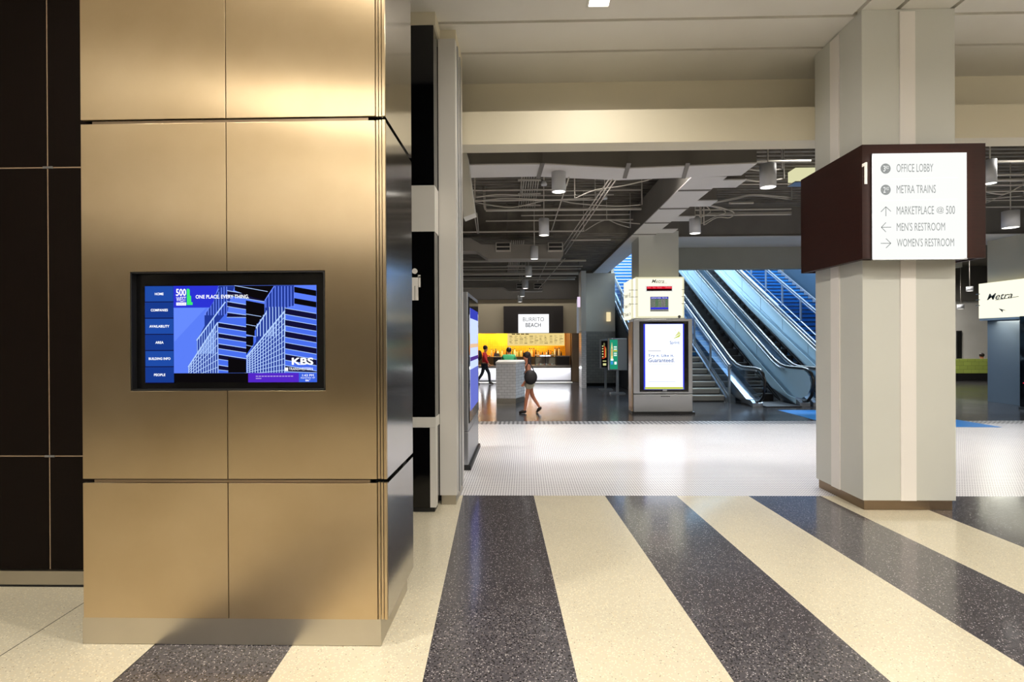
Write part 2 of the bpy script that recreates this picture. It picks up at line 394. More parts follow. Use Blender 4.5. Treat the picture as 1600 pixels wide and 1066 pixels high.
# unseen ledges and upward lamps, added to brighten the ceiling and the steel
struct(MB().box(-8.9, YB+.001, 4.05, 11.9, YB+.45, 4.17, warmwall).build('added_ledge_rear'))
struct(MB().box(11.5, YB+.5, 4.05, 11.999, 5.2, 4.17, warmwall).build('added_ledge_right'))
for y in (-5, 0, 4): area('added_ledge_light', (11.75, y, 4.2), .2, 160, WARM, rot=(math.pi, 0, 0), sy=4)
for x in (-6, -1.5, 3, 8): area('added_ledge_light', (x, YB+.25, 4.2), 4.2, 185, WARM, rot=(math.pi, 0, 0), sy=.2)
# lobby right side: plain wall beyond the frame
sbox('wall_right', 12, YB, 0, 12.1, 5.3, CZ, white)

# ---------------------------------------------------------------- the hall beyond
DZ = 4.98
dk = MB()
dk.box(-9, 7.05, DZ, 24, 13.3, DZ+.1, deck_m)
n = 0
y = 7.2
while y < 13.2:
    dk.box(-9, y, DZ-.05, 24, y+.09, DZ+.001, deck_m); y += .2
struct(dk.build('ceiling_deck_near'))
DZ2 = 4.25
dk = MB(); dk.box(-9, 13.3, DZ2, 2.5, 21.75, DZ2+.1, deck_m); dk.box(-9, 13.25, DZ2, 2.5, 13.3, DZ, deck_m)
y = 13.4
while y < 21.7: dk.box(-9, y, DZ2-.04, 2.5, y+.09, DZ2+.001, deck_m); y += .2
struct(dk.build('ceiling_deck_far'))
dk = MB(); dk.box(2.51, 13.3, DZ, 24, 15.74, DZ+.1, deck_m); dk.box(2.51, 15.74, DZ, 3.3, 21.75, DZ+.1, deck_m); dk.box(12.1, 15.74, DZ, 24, 32, DZ+.1, deck_m); struct(dk.build('ceiling_deck_right'))
sbox('wall_well_left', 3.2, 20.41, .0, 3.3, 31.79, 9.39, white); sbox('wall_well_right', 12.0, 15.76, .0, 12.1, 31.79, 9.39, mat('well_dark_blue', (40, 62, 84), .5)); sbox('wall_well_front', 3.31, 15.76, 5.0, 12, 15.8, 9.39, white)
# long beam running away, with short crossbeams, and one crossbeam over the opening
z0 = 4.14; zt = 4.69
bx0, bx1, bx2 = 2.52, 3.02, 3.38
bmm = MB(); grey_top = grey_beam; soff = vary('white_soffit', (215, 212, 210), (208, 205, 202), 1.5, .6)
bmm.box(bx0, 8.26, z0, bx1, 21.7, zt, grey_beam); bmm.box(bx0-.012, 8.3, z0-.018, bx1+.012, 21.7, z0, soff)
lb = struct(bmm.build('beam_long'))
for i in range(4):
    y0 = 8.5+1.25*i
    struct(MB().box(bx1, y0, z0, bx2, y0+.4, zt, grey_beam).box(bx1+.013, y0-.012, z0-.018, bx2+.012, y0+.412, z0-.0001, soff).build('beam_stub'))
    MB().box(bx0-.013, y0+.5, z0-.03, bx1+.013, y0+.56, z0-.0185, grey_beam).build('joint_strip', lb)
pts = [(733, 257), (848, 255), (980, 262), (1155, 256)]
top = [G(px, py, z0) for px, py in pts]
ptsb = [(1153, 281), (963, 279.5), (840, 274), (733, 277)]
bot = [G(px, py, z0) for px, py in ptsb]
top[-1] = Vector((bx1+.2, 7.7, z0)); bot[0] = Vector((bx1+.2, 8.24, z0))
top[0].x = -3; bot[-1].x = -3
cb = MB(); cb.prism([Vector((p.x, p.y, z0)) for p in top+bot], (0, 0, zt-z0), grey_beam)
cb.prism([Vector((p.x, p.y+(-.01 if i < 4 else .01), z0-.018)) for i, p in enumerate(top+bot)], (0, 0, .0178), soff)
cbo = struct(cb.build('beam_cross'))
for px in (845, 980, 1072):
    a, b = G(px+3, 255, z0-.03), G(px-4, 279, z0-.03)
    MB().prism([(a.x-.03, a.y, z0-.03), (a.x+.03, a.y, z0-.03), (b.x+.03, b.y, z0-.03), (b.x-.03, b.y, z0-.03)], (0, 0, .0115), grey_beam).build('joint_strip', cbo)
# slanted white panel at the left edge of the opening
q = [P(727, 236, 7.3), P(729.5, 240, 7.3), P(742, 333, 7.3), P(724, 340, 7.3), P(716, 236, 7.3)]
struct(MB().prism(q, (0, .25, 0), white).build('wall_slanted_bulkhead'))
# transverse grey beam above the escalators, white underside, recessed face
ex0 = XX(1058, 15.6)
sbox('beam_far', 3.03, 13.95, 4.27, 24, 15.5, DZ-.001, grey_beam)
sbox('ceiling_soffit_far', 3.4, 13.9, 4.25, 24, 15.49, 4.268, soff)
fz = ZZ(421, 15.6, 1150); face = vary('grey_green_face', (152, 152, 144), (144, 144, 136), 1, .6)
sbox('wall_escalator_header', 3.62, 15.51, fz, 12.1, 15.75, 4.98, face)
# pillar with the train board and its twin on the right
p1x0, p1x1 = 2.69, 3.62
p1 = struct(MB().box(p1x0, 13.02, 0.002, p1x1, 13.898, 4.24, lav).build('column_station'))
p2x = XX(1543, 14.9); p2 = struct(MB().box(p2x, 13.8, ZZ(498, 14.9, 1543), p2x+1.0, 14.9, 4.25, cream).build('column_right'))
MB().box(p2x, 13.8, .002, p2x+1.0, 14.9, ZZ(498, 14.9, 1543), subway_x).build('tiled_lower_part', p2)
# left gray wall beside the stairs
gw_m = vary('mid_grey_wall', (196, 190, 178), (186, 180, 168), 1, .55)
wx0 = XX(912, 19.4); wzt = ZZ(518, 20.2, 950)
sbox('wall_grey', wx0, 20.2, wzt+.002, 3.3, 20.4, 4.12, gw_m)
struct(MB().box(wx0, 20.18, .10, 3.3, 20.4, wzt, subway_dk).box(wx0, 20.19, 0.001, 3.3, 20.4, .10, gap).build('wall_grey_tiled'))
eo = struct(MB().box(XX(908.5, 19.3), 19.3, 2.0, XX(916, 19.3), 20.17, 4.1, white).build('column_edge'))
MB().box(XX(908.5, 19.3), 19.3, .002, XX(916, 19.3), 20.17, 2.0, subway).build('tiled_lower_part', eo)
# hall far walls
beige = vary('beige_wall', (196, 184, 158), (188, 176, 150), .8, .6)
YBu = 22.0
zl = ZZ(521, YBu, 830); zh = ZZ(468, YBu, 830); xb0 = -3.2; xb1 = wx0
sbox('wall_above_counter', xb0, YBu, zl, xb1, YBu+.2, zh, beige)
sbox('wall_bulkhead', xb0, YBu-.2, zh, 3.19, YBu+.2, DZ2-.001, vary('dark_bulkhead', (70, 66, 60), (62, 58, 54), 1, .7))
sbox('wall_hall_left', -3.3, 7.06, 0, -3.2, 26, 4.94, gw_m)
orange = tiles('orange_glazed_tile', (244, 172, 40), (236, 162, 36), (200, 120, 25), .1, .1, .003, .25, rot=(math.pi/2, 0, 0), offset=0)
YO = 25.0
sbox('wall_kitchen_back', xb0, YO, 0, xb1, YO+.1, zl+.6, orange)
sbox('ceiling_kitchen', xb0, YBu+.2, zl+.3, xb1, YO, zl+.4, white)
sbox('wall_kitchen_right', XX(890, YBu)+.05, YBu+.21, 0, XX(890, YBu)+.15, YO-.001, zl+.29, vary('brown_wall', (96, 60, 34), (88, 54, 30), 1, .5))
po = struct(MB().box(XX(893, YBu), YBu-.06, .85, XX(908, YBu), YBu+.2, zl-.002, steel_bronze).build('column_steel_pilaster'))
MB().box(XX(893, YBu), YBu-.06, .002, XX(908, YBu), YBu+.2, .85, steel_bronze).build('lower_panel', po)
# right hall: far white wall
sbox('wall_far_right', 9, 26, 0, 24, 26.1, 3.4, white); sbox('beam_far_right', 9, 25.8, 3.4, 24, 26.1, DZ, grey_beam)
sbox('door_right', XX(1494, 26), 25.93, .01, XX(1501, 26), 25.999, ZZ(517, 26, 1498), black_mat)
sbox('wall_right_hall', 24, YB, 0, 24.1, 32, 5.6, white)
# escalator well enclosure
sbox('wall_escalator_back', 3.2, 31.8, 0, 24, 31.9, 9.5, vary('escalator_well_wall', (120, 135, 150), (110, 125, 140), 1, .5))
# ---------------------------------------------------------------- ceiling lamps
def ceiling_light(x, y, s, pw, label, z=CZ, col=WARM, group=None):
    t = thing('recessed_ceiling_light', label, 'ceiling light', (x, y, z-.012), group=group)
    f = MB(); r = s/2; b = r+.02
    f.box(x-b, y-b, z-.012, x+b, y-r, z-.001, white).box(x-b, y+r, z-.012, x+b, y+b, z-.001, white)
    f.box(x-b, y-r, z-.012, x-r, y+r, z-.001, white).box(x+r, y-r, z-.012, x+b, y+r, z-.001, white); f.build('trim_frame', t)
    MB().box(x-r, y-r, z-.006, x+r, y+r, z-.002, emit((255, 244, 225), 9)).build('diffuser', t)
    a = area('lamp', (x, y, z-.02), s, pw, col, spread=math.radians(165)); a.location = (0, 0, -.01); a.parent = t
    return t
lx = P(937, 2, 5.2)
vis = G(937, -1, CZ)
ceiling_light(vis.x, vis.y, .19, LP['lobby']*.45, 'small square recessed ceiling light over the far end of the striped floor')
def hidden_light(x, y, s, pw, col=WARM, z=CZ): return ceiling_light(x, y, s, pw, 'square recessed ceiling light in the front part of the lobby, out of view', z, col, 'lobby ceiling lights out of view')
for (x, y) in ((-2.2, 1.9), (.8, 1.9), (3.9, 1.9), (-2.2, -1.6), (.8, -1.6), (3.9, -1.6), (-2.2, -5), (.8, -5), (3.9, -5), (8, 1.5), (8, -3)):
    hidden_light(x, y, .19, LP['lobby'])
# bright line light in the lobby ceiling behind the viewer, mirrored in the steel
ll = thing('linear_ceiling_light', 'long narrow line light in the lobby ceiling behind the viewpoint', 'ceiling light', (-3.2, -3.5, CZ-.02))
a_, b_ = Vector((-4.6, -3.1, CZ-.02)), Vector((-1.9, -3.9, CZ-.02)); dd = (b_-a_).normalized().cross(Vector((0, 0, 1)))*.05
MB().prism([a_-dd, b_-dd, b_+dd, a_+dd], (0, 0, .015), emit((255, 235, 200), 10)).build('diffuser', ll)
# unseen strip lamps added behind the beams to brighten the mosaic floor
def added_bay_lamp(x, y, z, ln, pw, label, col=NEUT):
    t = thing('added_strip_light', label, 'ceiling light', (x, y, z), group='added strip lights over the mosaic floor, hidden by the beams')
    for q in (-.4, .4): MB().tube([(x+q, y, z+.07), (x+q, y, DZ-.001)], .01, white, 6).build('hanger_rod', t)
    MB().box(x-ln/2, y-.06, z+.01, x+ln/2, y+.06, z+.07, white).build('housing', t)
    MB().box(x-ln/2+.02, y-.045, z, x+ln/2-.02, y+.045, z+.01, emit((255, 246, 235), 4)).build('diffuser', t)
    a = area('lamp', (0, 0, -.01), ln, pw, col, sy=.1, spread=math.radians(125)); a.parent = t
for x, y in ((-1.6, 8.5), (1.5, 8.5), (4.8, 8.5), (8.2, 8.5), (12, 8.5)):
    added_bay_lamp(x, y, 4.85, 1.2, LP['bay'], 'added unseen strip light brightening the white mosaic floor from behind the beams', NEUT)
# ================================================================ OBJECTS
def added_hall_lamp(x, y, z, pw, label):  # strip lamps added out of view to brighten the dark right hall
    t = thing('added_strip_light', label, 'ceiling light', (x, y, z)); t['group'] = 'added strip lights in the right part of the hall, behind the square column'
    MB().box(x-.6, y-.06, z+.01, x+.6, y+.06, z+.07, white).build('housing', t)
    for q in (-.4, .4): MB().tube([(x+q, y, z+.07), (x+q, y, DZ-.001)], .01, white, 6).build('hanger_rod', t)
    a = area('lamp', (0, 0, -.01), 1.2, pw, NEUT, sy=.1); a.parent = t
for x, y in ((15.0, 20.5), (17.4, 24.3), (15.4, 17.5)): added_hall_lamp(x, y, 4.7 if y < 24 else 4.2, 130, 'added unseen strip light brightening the right part of the hall, hidden by the square column')
# ---- steel clad column with the recessed directory display
SF = 3.022; sl = XX(126.5, SF, 300); sr = XX(603, SF, 500); sfar = 3.73
sz = [ZZ(967, SF, 350), ZZ(752, SF, 350), ZZ(188, SF, 350), CZ-.003]
sc_ = thing('steel_clad_column', 'large column clad in brushed steel panels holding the directory display', 'column', (sl+.9, 3.4, 0))
core = MB().box(sl+.06, SF+.10, .004, sr-.09, sfar-.07, CZ-.004, gap); core.build('core', sc_)
bx = MB().box(XX(129, SF+.012, 1000), SF+.012, .002, XX(595.5, SF+.012, 1000), sfar-.02, sz[0]-.003, steel_pale); bx.build('metal_base', sc_, bevel=.002)
px1, px2, px3 = XX(354, SF, 400), XX(587, SF, 400), XX(591, SF, 400)
# display opening in panel coordinates
ox0, ox1 = XX(203, SF, 500), XX(508, SF, 500); oz0, oz1 = ZZ(611, SF, 350), ZZ(423.5, SF, 350)
g = .0022
def front_panel(pts, nm='metal_panel'):
    m = MB(); m.prism([(x, SF, z) for x, z in pts], (0, .02, 0), steel); return m.build(nm, sc_, bevel=.0015)
for j in range(3):
    za, zb = sz[j]+(.012 if j else 0), sz[j+1]-(.012 if j < 2 else 0)
    for i, (xa, xb) in enumerate(((sl, px1-g), (px1+g, px2))):
        if j != 1: front_panel([(xa, za), (xb, za), (xb, zb), (xa, zb)])
        elif i == 0: front_panel([(xa, za), (xb, za), (xb, oz0), (ox0, oz0), (ox0, oz1), (xb, oz1), (xb, zb), (xa, zb)])
        else: front_panel([(xa, za), (xb, za), (xb, zb), (xa, zb), (xa, oz1), (ox1, oz1), (ox1, oz0), (xa, oz0)])
for xa, xb, dy in ((px2+.004, px2+.016, .008), (px2+.022, px2+.034, .004), (px2+.040, sr, .0)):
    for j in range(3):
        MB().box(xa, SF+dy, sz[j]+(.012 if j else 0), xb, SF+dy+.02, sz[j+1]-(.008 if j < 2 else 0), steel).build('corner_trim', sc_)
for z in sz[1:3]:
    MB().box(sl+.06, SF+.008, z-.010, px2-.04, SF+.018, z+.006, steel_bronze).build('reveal_strip', sc_)
for j in range(3):
    MB().box(sr-.022, SF+.021, sz[j]+(.012 if j else 0), sr, sfar, sz[j+1]-(.016 if j < 2 else 0), steel_side).build('side_panel', sc_)
    MB().box(sl, SF+.021, sz[j]+(.012 if j else 0), sl+.019, sfar, sz[j+1]-(.016 if j < 2 else 0), steel_side).build('side_panel', sc_)
# display
tv = thing('directory_display', 'wide flat directory screen with a blue picture of tower blocks, sunk in the steel column', 'screen', ((ox0+ox1)/2, SF+.02, oz0))
D = .052; fr = MB(); e_ = .003
fr.box(ox0+e_, SF+.002, oz0+e_, ox0+e_+.006, SF+D, oz1-e_, black_mat).box(ox1-e_-.006, SF+.002, oz0+e_, ox1-e_, SF+D, oz1-e_, black_mat)
fr.box(ox0+e_, SF+.002, oz0+e_, ox1-e_, SF+D, oz0+e_+.006, black_mat).box(ox0+e_, SF+.002, oz1-e_-.006, ox1-e_, SF+D, oz1-e_, black_mat)
fr.build('recess_frame', tv)
YS = SF+D-.012
s0, s1 = P(228, 598, YS), P(494.5, 445.5, YS)
bz = MB(); bz.box(ox0+.010, YS, oz0+.010, ox1-.010, YS+.03, oz1-.010, black_gloss); bz.build('bezel', tv)
C = Canvas((s0.x, YS-.0008, s1.z), (1, 0, 0), (0, 0, 1), (0, -1, 0), (180, 178, 1476, 906), s1.x-s0.x, s1.z-s0.z, .0003)
sky = emit((92, 128, 250), 1.0); navy = emit((26, 62, 150), .9); navy2 = emit((34, 80, 176), .9); hdr = emit((44, 52, 214), 1.0)
lite = emit((176, 205, 255), 1.1); bstripe = emit((74, 112, 240), 1.0); dk1 = emit((22, 20, 62), .8); blk = emit((18, 15, 18), .6); wht = emit((250, 252, 255), 1.25)
pur = emit((84, 40, 200), 1.0); blu2 = emit((60, 100, 225), 1.0); grn = emit((60, 230, 110), 1.1); grid_dk = emit((38, 62, 160), .9)
C.rect(180, 178, 1476, 906, sky, 0)
C.poly([(398, 835), (398, 345), (640, 345), (398, 600)], emit((104, 140, 255), 1.0), 1)
def tower(ptsL, grid, ptsR, y0s, slope, xr, xl, right_edge):
    pass
def facade(xl, xr, ytop, ybot, slope, nrows, pitch, x_dark0=None, x_dark1=None):
    # banded right-hand face: dark window bands with pale edges falling to the right
    for k in range(nrows):
        y = ytop+k*pitch; a = max(178, y); 
        p = [(xl, y), (xr, y+(xr-xl)*slope), (xr, y+(xr-xl)*slope+pitch*.45), (xl, y+pitch*.45)]
        if p[3][1] > ybot-2 or p[0][1] < 180: continue
        p = [(x, min(yy, ybot)) for x, yy in p]
        C.poly(p, dk1, 4)
        C.line(xl, y, xr, min(ybot, y+(xr-xl)*slope), 5, lite, 5); C.line(xl, y+pitch*.45, xr, min(ybot, y+(xr-xl)*slope+pitch*.45), 4, lite, 5)
def lattice(poly_fn, x0, x1, n, ybot, m=lite, L_=5):
    # tall bright mullions under a rising edge poly_fn(x)
    for i in range(n+1):
        x = x0+(x1-x0)*i/n; C.line(x, poly_fn(x), x, ybot, 6, m, L_)
# far tower
C.poly([(505, 835), (505, 790), (570, 700), (570, 590), (630, 480), (630, 400), (700, 300), (740, 180), (860, 180), (820, 300), (800, 400), (735, 450), (730, 835)], grid_dk, 2)
e1 = lambda x: 790-(x-505)*1.53 if x < 730 else 450
lattice(lambda x: 790-(x-505)*1.50, 510, 730, 12, 835)
for k in range(7): C.line(505, 790+k*0+k*14, 730, 455+k*56, 4, lite, 5)
lattice(lambda x: max(300, 590-(x-570)*1.35), 575, 700, 7, 690, emit((150, 185, 255), 1.0))
C.line(505, 790, 730, 455, 9, lite, 6); C.line(570, 590, 790, 300, 9, lite, 6); C.line(630, 400, 740, 200, 7, emit((110, 140, 255), 1), 6)
lattice(lambda x: max(185, 400-(x-630)*1.6), 640, 800, 8, 400, emit((110, 140, 255), 1))
C.poly([(735, 450), (800, 380), (1080, 410), (1020, 640), (950, 720), (950, 835), (735, 835)], bstripe, 3)
facade(735, 945, 455, 835, .16, 6, 80); 
facade(800, 1085, 215, 420, .17, 3, 82)
C.poly([(945, 290), (1085, 318), (1085, 400), (1040, 470), (1010, 520), (1010, 560), (945, 545)], blk, 6)
for k in range(5): C.line(945, 392+k*78, 1060-k*18, 412+k*76, 4, lite, 7)
C.poly([(945, 560), (1000, 560), (1000, 620), (945, 700)], blk, 6); C.poly([(808, 722), (945, 742), (945, 835), (808, 835)], blk, 6)
C.poly([(860, 180), (1160, 180), (1090, 290), (1000, 270), (860, 215)], blk, 6); C.line(860, 178, 1110, 225, 4, lite, 7)
# near tower
C.poly([(948, 835), (948, 715), (1020, 600), (1020, 480), (1088, 390), (1090, 290), (1160, 180), (1310, 180), (1310, 330), (1250, 345), (1232, 520), (1235, 835)], grid_dk, 7)
lattice(lambda x: max(560, 715-(x-948)*1.20) if x < 1100 else 715-(x-948)*1.2, 952, 1235, 14, 835, lite, 9)
for k in range(11): C.line(948, 715+k*13, 1235, 375+k*44, 4, lite, 8)
C.line(948, 715, 1240, 370, 10, lite, 9); C.line(1020, 500, 1100, 380, 8, lite, 9)
lattice(lambda x: max(340, 480-(x-1020)*1.4), 1030, 1240, 9, 560, lite, 8); C.line(1090, 290, 1160, 185, 7, emit((110, 140, 255), 1), 9)
lattice(lambda x: max(185, 290-(x-1090)*1.5), 1096, 1310, 9, 345, emit((110, 140, 255), 1), 8)
C.poly([(1240, 345), (1476, 400), (1476, 835), (1240, 835)], bstripe, 7)
for k in range(6):
    y = 350+k*86; yb = [min(835, v) for v in (y, y+.18*236, y+.18*236+46, y+46)]
    C.poly([(1240, yb[0]), (1476, yb[1]), (1476, yb[2]), (1240, yb[3])], dk1, 9)
    for q_ in (0, 46): C.line(1240, min(835, y+q_), 1476, min(835, y+q_+.18*236), 4, lite, 10)
for k in range(2): C.poly([(1310, 190+k*85), (1476, 220+k*85), (1476, 262+k*85), (1310, 232+k*85)], blk, 9)
# header, menu column, footer
hm = bpy.data.materials.new('header_tint'); M['header_tint'] = hm
C.poly([(398, 178), (740, 178), (700, 300), (672, 342), (398, 342)], hdr, 11)
C.rect(180, 178, 398, 906, navy, 12)
for i, tx in enumerate(('HOME', 'COMPANIES', 'AVAILABILITY', 'AREA', 'BUILDING INFO', 'PEOPLE')):
    yy = 178+i*122; C.rect(184, yy+3, 394, yy+116, navy2 if i % 2 == 0 else navy, 13); C.rect(180, yy+117, 398, yy+123, dk1, 14)
    wd = {'HOME': 66, 'COMPANIES': 130, 'AVAILABILITY': 152, 'AREA': 62, 'BUILDING INFO': 165, 'PEOPLE': 86}[tx]
    C.text(tx, 290-wd/2, yy+50, 290+wd/2, yy+69, wht, 15, offset=.02)
C.text('500', 417, 200, 494, 254, wht, 13, offset=.02); C.text('WEST', 419, 260, 493, 297, wht, 13)
C.rect(419, 303, 494, 325, wht, 13); C.text('MADISON', 424, 308, 490, 320, hdr, 14)
C.poly([(499, 200), (515, 200), (522, 210), (522, 250), (532, 256), (532, 300), (543, 302), (543, 322), (499, 322)], grn, 13)
C.text('ONE PLACE. EVERY THING.', 567, 247, 970, 275, wht, 15, offset=.015)
C.text('KBS', 1290, 722, 1452, 776, wht, 15, offset=.03); C.text('TRANSWESTERN', 1268, 796, 1448, 816, wht, 15); C.rect(1236, 796, 1262, 820, wht, 15)
C.rect(398, 836, 960, 906, blk, 12); C.rect(960, 836, 1342, 906, pur, 12); C.rect(1342, 836, 1476, 906, blu2, 12)
C.text('1:43 PM', 1368, 846, 1454, 864, wht, 15); C.text('September 07', 1356, 868, 1464, 880, wht, 15); C.text('86°', 1392, 884, 1428, 900, wht, 15)
for x in range(1018, 1300, 22): C.rect(x, 857, x+17, 864, emit((190, 170, 240), .9), 14)
C.rect(1018, 874, 1060, 880, emit((190, 170, 240), .9), 14)
C.build('screen_picture', tv)
# ---- black restroom pylon
YP = 5.40; qx0, qx1 = -2.1, XX(679.5, YP); qxs = XX(685, 5.6)
pylon = thing('restroom_sign_pylon', 'tall black gloss pylon with white bands and a white standing man figure', 'sign', ((qx0+qx1)/2, 5.5, 0))
zt_, za_, zb_, zc_, zd_ = [ZZ(v, YP, 660) for v in (57, 290, 362, 652, 668)]
MB().box(qx0, YP, .05, qx1, 5.62, 4.798, black_gloss).build('body', pylon)
MB().box(qx0+.02, YP+.02, .002, qx1-.012, 5.60, .05, black_mat).build('plinth', pylon)
for a, b in ((zb_, za_), (zd_, zc_)): MB().box(qx0, YP-.006, a, qx1+.006, 5.625, b, white_panel).build('white_band', pylon)
MB().box(XX(672, YP, 700), YP-.005, .052, qx1+.005, YP+.1, zd_-.002, white_panel).build('white_post', pylon)
fg = MB(); cxm = XX(648, YP-.01, 440); k = (5.4/860)
def fr_(x0, y0, x1, y1): fg.box(cxm+(x0)*k, YP-.014, ZZ(y1, YP, 648), cxm+(x1)*k, YP-.002, ZZ(y0, YP, 648), strip_white)
fr_(-5.5, 430, 5.5, 447); fr_(-8.8, 432, -6.2, 449); fr_(6.2, 432, 8.8, 449); fr_(-8.8, 430, 8.8, 434); fr_(-5.3, 447, -.5, 469.5); fr_(.5, 447, 5.3, 469.5)
hc = Vector((cxm, YP-.014, ZZ(424, YP, 648)))
fg.prism([hc+Vector((math.cos(a*math.pi/9)*4.3*k, 0, math.sin(a*math.pi/9)*4.3*k)) for a in range(18)], (0, .012, 0), strip_white)
fg.build('man_figure', pylon)
# ---- tall display kiosk standing along the pilaster, screen to the right
def kiosk_body(t, x0, x1, y0, y1, z1, m, zbase): pass
kx1 = XX(731.5, 7.17, 600)+.0; kx0 = kx1-.09; ky0, ky1 = 7.17, 8.7; kz = 2.33
kk = thing('display_kiosk', 'slim aluminium display kiosk seen edge on, beside the white pilaster', 'kiosk', ((kx0+kx1)/2, 7.9, 0))
MB().box(kx0, ky0, .06, kx1, ky1, .50, alum).build('lower_cabinet', kk, bevel=.01)
MB().box(kx0, ky0, .508, kx1, ky1, kz, alum).build('upper_cabinet', kk, bevel=.01)
MB().box(kx0-.01, ky0-.02, .002, kx1+.03, ky1+.02, .058, black_mat).build('plinth', kk)
MB().box(kx1+.001, ky0+.06, .60, kx1+.012, ky1-.06, kz-.06, black_gloss).build('bezel', kk)
C = Canvas((kx1+.013, ky0+.16, kz-.2), (0, 1, 0), (0, 0, 1), (1, 0, 0), (0, 0, 100, 200), ky1-ky0-.32, kz-.2-.75, .001)
C.rect(0, 0, 100, 200, emit((190, 205, 255), 1.3)); C.rect(0, 120, 100, 200, emit((110, 120, 210), 1.0), 1); C.rect(0, 70, 100, 78, emit((240, 200, 160), 1.0), 1); C.rect(0, 0, 100, 20, emit((60, 70, 190), 1.0), 1)
C.rect(0, 96, 100, 104, emit((90, 60, 150), .9), 2)
C.build('screen_picture', kk)
# ---- directory sign wrapped round the square column
yb0, yb1 = 5.30, 6.46; wx0_, wx1_ = 3.205, XX(1540, 5.30, 300); zs0, zs1 = 2.452, 3.535
ds = thing('directory_sign', 'dark walnut sign box wrapped round the square column with a glowing white directory panel', 'sign', ((wx0_+wx1_)/2, 5.9, 2.4))
bxm = MB(); t_ = .04
bxm.box(wx0_, yb0, zs0, wx1_, yb0+t_, zs1, wood_sign); bxm.build('front_board', ds)
MB().box(wx0_, yb0+t_+.001, zs0, wx0_+t_, yb1-t_-.001, zs1, wood_sign).build('side_board', ds)
MB().box(wx1_-t_, yb0+t_+.001, zs0, wx1_, yb1-t_-.001, zs1, wood_sign).build('side_board', ds)
MB().box(wx0_, yb1-t_, zs0, wx1_, yb1, zs1, wood_sign).build('rear_board', ds)
for z in (zs0+.01, zs1-.03):
    b_ = MB(); b_.box(wx0_+t_, yb0+t_, z, cl-.016, yb1-t_, z+.02, wood_sign).box(cr+.003, yb0+t_, z, wx1_-t_, yb1-t_, z+.02, wood_sign)
    b_.box(cl-.016, yb0+t_, z, cr+.003, cyf-.016, z+.02, wood_sign).build('closing_board', ds)
fy = 5.278; lx0, lx1 = XX(1364, fy, 300), XX(1511, fy, 300); lz0, lz1 = ZZ(403.5, fy, 1440), ZZ(239, fy, 1440)
MB().box(lx0, fy+.004, lz0, lx1, yb0-.001, lz1, emit((240, 244, 222), 1.0)).build('light_box', ds)
MB().box(lx0-.004, fy+.002, lz0-.014, lx1+.004, yb0-.001, lz0-.001, alum).build('bottom_rail', ds)
MB().box(lx0-.006, fy+.002, lz0-.014, lx0-.001, yb0-.001, lz1, alum).build('edge_rail', ds)
wglow = emit((252, 254, 250), 1.02); ink = mat('sign_ink', (36, 40, 44), .6); ink2 = mat('sign_ink_pale', (150, 154, 156), .6)
C = Canvas((lx0, fy+.003, lz1), (1, 0, 0), (0, 0, 1), (0, -1, 0), (578, 82, 1227, 795), lx1-lx0, lz1-lz0, .001)
C.rect(578, 82, 1227, 795, wglow)
for yy, tt in ((185, '3'), (329, '2')):
    C.circle(667, yy, 35, ink, 1); C.text(tt, 650, yy-20, 666, yy+20, wglow, 2, offset=.01); C.text('RD' if tt == '3' else 'ND', 668, yy-18, 689, yy+3, wglow, 2, offset=.01)
for tx, x0, y0, x1, y1 in (('OFFICE LOBBY', 743, 155, 996, 210), ('METRA TRAINS', 743, 299, 1013, 354), ('MARKETPLACE', 743, 442, 1000, 498), ('@', 1018, 448, 1068, 494), ('500', 1083, 442, 1145, 498), ("MEN'S RESTROOM", 743, 553, 1076, 609), ("WOMEN'S RESTROOM", 743, 660, 1138, 716)):
    C.text(tx, x0, y0, x1, y1, ink, 1)
C.line(632, 257, 1160, 250, 2.5, ink2, 1); C.line(632, 403, 1160, 396, 2.5, ink2, 1)
C.line(668, 446, 668, 508, 5, ink, 1); C.line(668, 444, 634, 478, 5, ink, 1); C.line(668, 444, 703, 476, 5, ink, 1)
C.line(638, 583, 704, 583, 5, ink, 1); C.line(636, 583, 668, 551, 5, ink, 1); C.line(636, 583, 668, 615, 5, ink, 1)
C.line(632, 692, 700, 692, 5, ink, 1); C.line(702, 692, 668, 660, 5, ink, 1); C.line(702, 692, 668, 724, 5, ink, 1)
C.build('directory_lettering', ds)
n1 = MB(); n1c = [(506, 158), (530, 145), (541, 145), (541, 292), (522, 292), (522, 170), (506, 178)]
n1.prism([P(1230+x*.2313, 220+y*.2313, yb0-.004) for x, y in n1c], (0, .003, 0), strip_white); n1.build('numeral', ds)
# lamps: soft spill of the light box
a = area('sign_glow', (0, 0, 0), lx1-lx0, 14, (1, 1, .93), rot=(math.pi/2, 0, 0), sy=lz1-lz0); a.parent = ds; a.location = Vector(((lx0+lx1)/2, fy-.03, (lz0+lz1)/2))-ds.location
